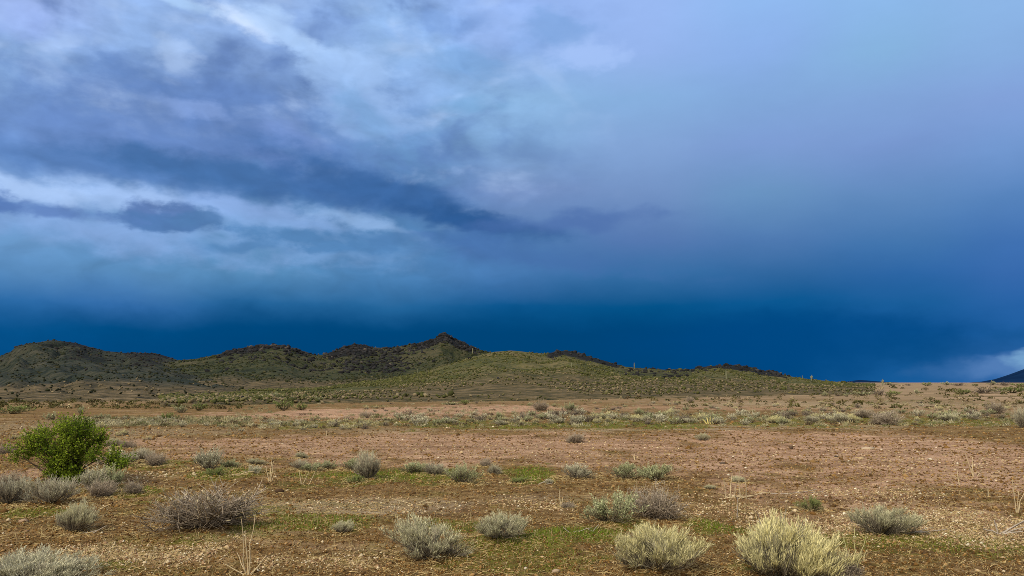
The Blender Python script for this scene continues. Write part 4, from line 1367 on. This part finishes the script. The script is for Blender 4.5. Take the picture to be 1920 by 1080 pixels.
stone(1625, 842, 26, 5, (.42, .33, .23), 'flat pale stone slab on the bare flat at right')
stone(1355, 870, 11, 5, (.11, .08, .06), 'small dark stone on the bare flat near the dead stalks')
stone(1568, 857, 8, 4, (.07, .05, .04), 'small dark stone on red dirt left of the pale slab')
stone(1484, 842, 9, 7, (.09, .06, .04), 'dark clod left of the two small stones on red dirt')
stone(1042, 1072, 16, 7, (.36, .27, .19), 'pale stone at the bottom edge in the middle')
stone(986, 1067, 8, 5, (.5, .42, .33), 'small whitish stone at the bottom edge in the middle')
stone(43, 979, 17, 6, (.32, .22, .14), 'flat tan stone left of the lone yellow-green bush')
stone(174, 969, 9, 5, (.22, .14, .09), 'brown stone right of the lone yellow-green bush')
stone(525, 923, 18, 8, (.06, .035, .02), 'dark clod below the pale upright stalks')


# ------------------------------------------------------------------ gravel, litter and moss-green grass
def sample_ground(n, rs, lst, near=5.0, far=24.0, basew=0.06):
    px = rs.uniform(-80, 2000, n)
    d = 1 / rs.uniform(1 / far, 1 / near, n)
    x, y = at(px, HOR + EYE * F / d)
    w = mask(lst, x, y, .3)
    keep = rs.uniform(0, 1, n) < np.maximum(w * w, basew)
    return x[keep], y[keep], w[keep]


def gravel():
    rs = np.random.RandomState(88)
    x, y, w = sample_ground(230000, rs, GRAV, 5.2, 36, .28)
    n = len(x)
    r = np.hypot(x, y)
    P = np.stack([x, y, relief(x, y) + .003], 1)
    size = np.exp(rs.normal(np.log(.0098), .42, n)) * np.clip(r / 9, .9, 2.6)
    V, Fc = scatter_solids(P, size, rs, OCT_V, OCT_F, (.4, .8), .3)
    pal = np.array([(.44, .32, .18), (.30, .185, .10), (.56, .45, .29), (.20, .11, .055), (.68, .60, .44)])
    c = pal[rs.choice(5, n, p=(.33, .3, .16, .16, .05))]
    clod = rs.uniform(size=n) > w * 1.1 + .08
    dirt = np.array([(.21, .115, .035), (.14, .072, .020), (.30, .18, .07), (.09, .047, .015)])
    c[clod] = dirt[rs.choice(4, clod.sum())]
    c = c * rs.uniform(.75, 1.2, (n, 1))
    stuff('gravel', V, Fc, M_STONE, np.repeat(c, 6, 0))


def litter():
    rs = np.random.RandomState(89)
    x, y, w = sample_ground(52000, rs, STRAW + GRAV, 5.2, 34, .2)
    n = len(x)
    bx, by = [], []
    for q in PENDING:
        if q[3] * F / math.hypot(q[0], q[1]) > 11 and q[1] < 20:
            k = int(150 * min(1.6, q[2] / .5))
            rr, aa = q[2] * np.sqrt(rs.uniform(0, .62, k)), rs.uniform(0, 6.283, k)
            bx.append(q[0] + rr * np.cos(aa))
            by.append(q[1] + rr * np.sin(aa))
    x, y = np.concatenate([x] + bx), np.concatenate([y] + by)
    n = len(x)
    z = relief(x, y)
    a = rs.uniform(0, np.pi, n)
    L = rs.uniform(.02, .09, n) * (1 + 1.5 * (rs.uniform(size=n) > .95))
    D = np.stack([np.cos(a) * L, np.sin(a) * L * .8, rs.uniform(-.004, .022, n)], 1)
    P0 = np.stack([x, y, z + .006], 1)
    P = np.stack([P0, P0 + D * .5 + rs.normal(0, .004, (n, 3)), P0 + D], 1)
    V, Fq = tubes(P, np.array([.0026, .0024, .0014])[None] * np.clip(np.hypot(x, y) / 9, .8, 2)[:, None])
    c = np.array([.47, .36, .17])[None] * rs.uniform(.45, 1.35, (n, 1))
    stuff('straw_litter', V, Fq, M_WOOD, np.repeat(c, 9, 0))


def stubble():
    """short dead stems standing all over the flat"""
    rs = np.random.RandomState(92)
    x, y, w = sample_ground(26000, rs, STRAW + GRAV + GREEN, 5.4, 34, .22)
    n = len(x)
    h = rs.uniform(.012, .05, n) * (1 + 1.6 * (rs.uniform(size=n) > .95))
    A = np.stack([x, y, relief(x, y) - .003], 1)
    ln = rs.normal(0, .35, (n, 3))
    ln[:, 2] = 1
    P = np.stack([A, A + ln * h[:, None] * .55, A + (ln + rs.normal(0, .15, (n, 3))) * h[:, None]], 1)
    V, Fq = tubes(P, np.array([.0022, .0018, .0010])[None] * np.clip(np.hypot(x, y) / 8, .8, 2.4)[:, None])
    c = np.array([.50, .40, .20])[None] * rs.uniform(.5, 1.25, (n, 1))
    stuff('dry_stubble', V, Fq, M_WOOD, np.repeat(c, 9, 0))


stubble()


def grass():
    rs = np.random.RandomState(90)
    x, y, w = sample_ground(260000, rs, GREEN, 5.2, 34, .02)
    n = len(x)
    r = np.hypot(x, y)
    z = relief(x, y)
    h = rs.uniform(.012, .046, n) * (.6 + .6 * w) * np.clip(r / 9, .85, 1.6)
    wd = rs.uniform(.002, .0045, n) * np.clip(r / 8, .9, 3.0)
    a = rs.uniform(0, 2 * np.pi, n)
    ln = rs.normal(0, .5, (n, 2)) * h[:, None]
    A = np.stack([x - np.cos(a) * wd, y - np.sin(a) * wd, z - .003], 1)
    B = np.stack([x + np.cos(a) * wd, y + np.sin(a) * wd, z - .003], 1)
    T = np.stack([x + ln[:, 0], y + ln[:, 1], z + h], 1)
    V = np.stack([A, B, T], 1).reshape(-1, 3)
    Fc = np.arange(n * 3).reshape(-1, 3)
    k = np.clip(w + rs.normal(0, .22, n), 0, 1)[:, None]
    c = np.array([.27, .21, .06])[None] * (1 - k) + np.array([.15, .23, .018])[None] * k
    c = c * rs.uniform(.7, 1.3, (n, 1))
    stuff('grass', V, Fc, M_BLADE, np.repeat(c, 3, 0))


gravel()
litter()
grass()
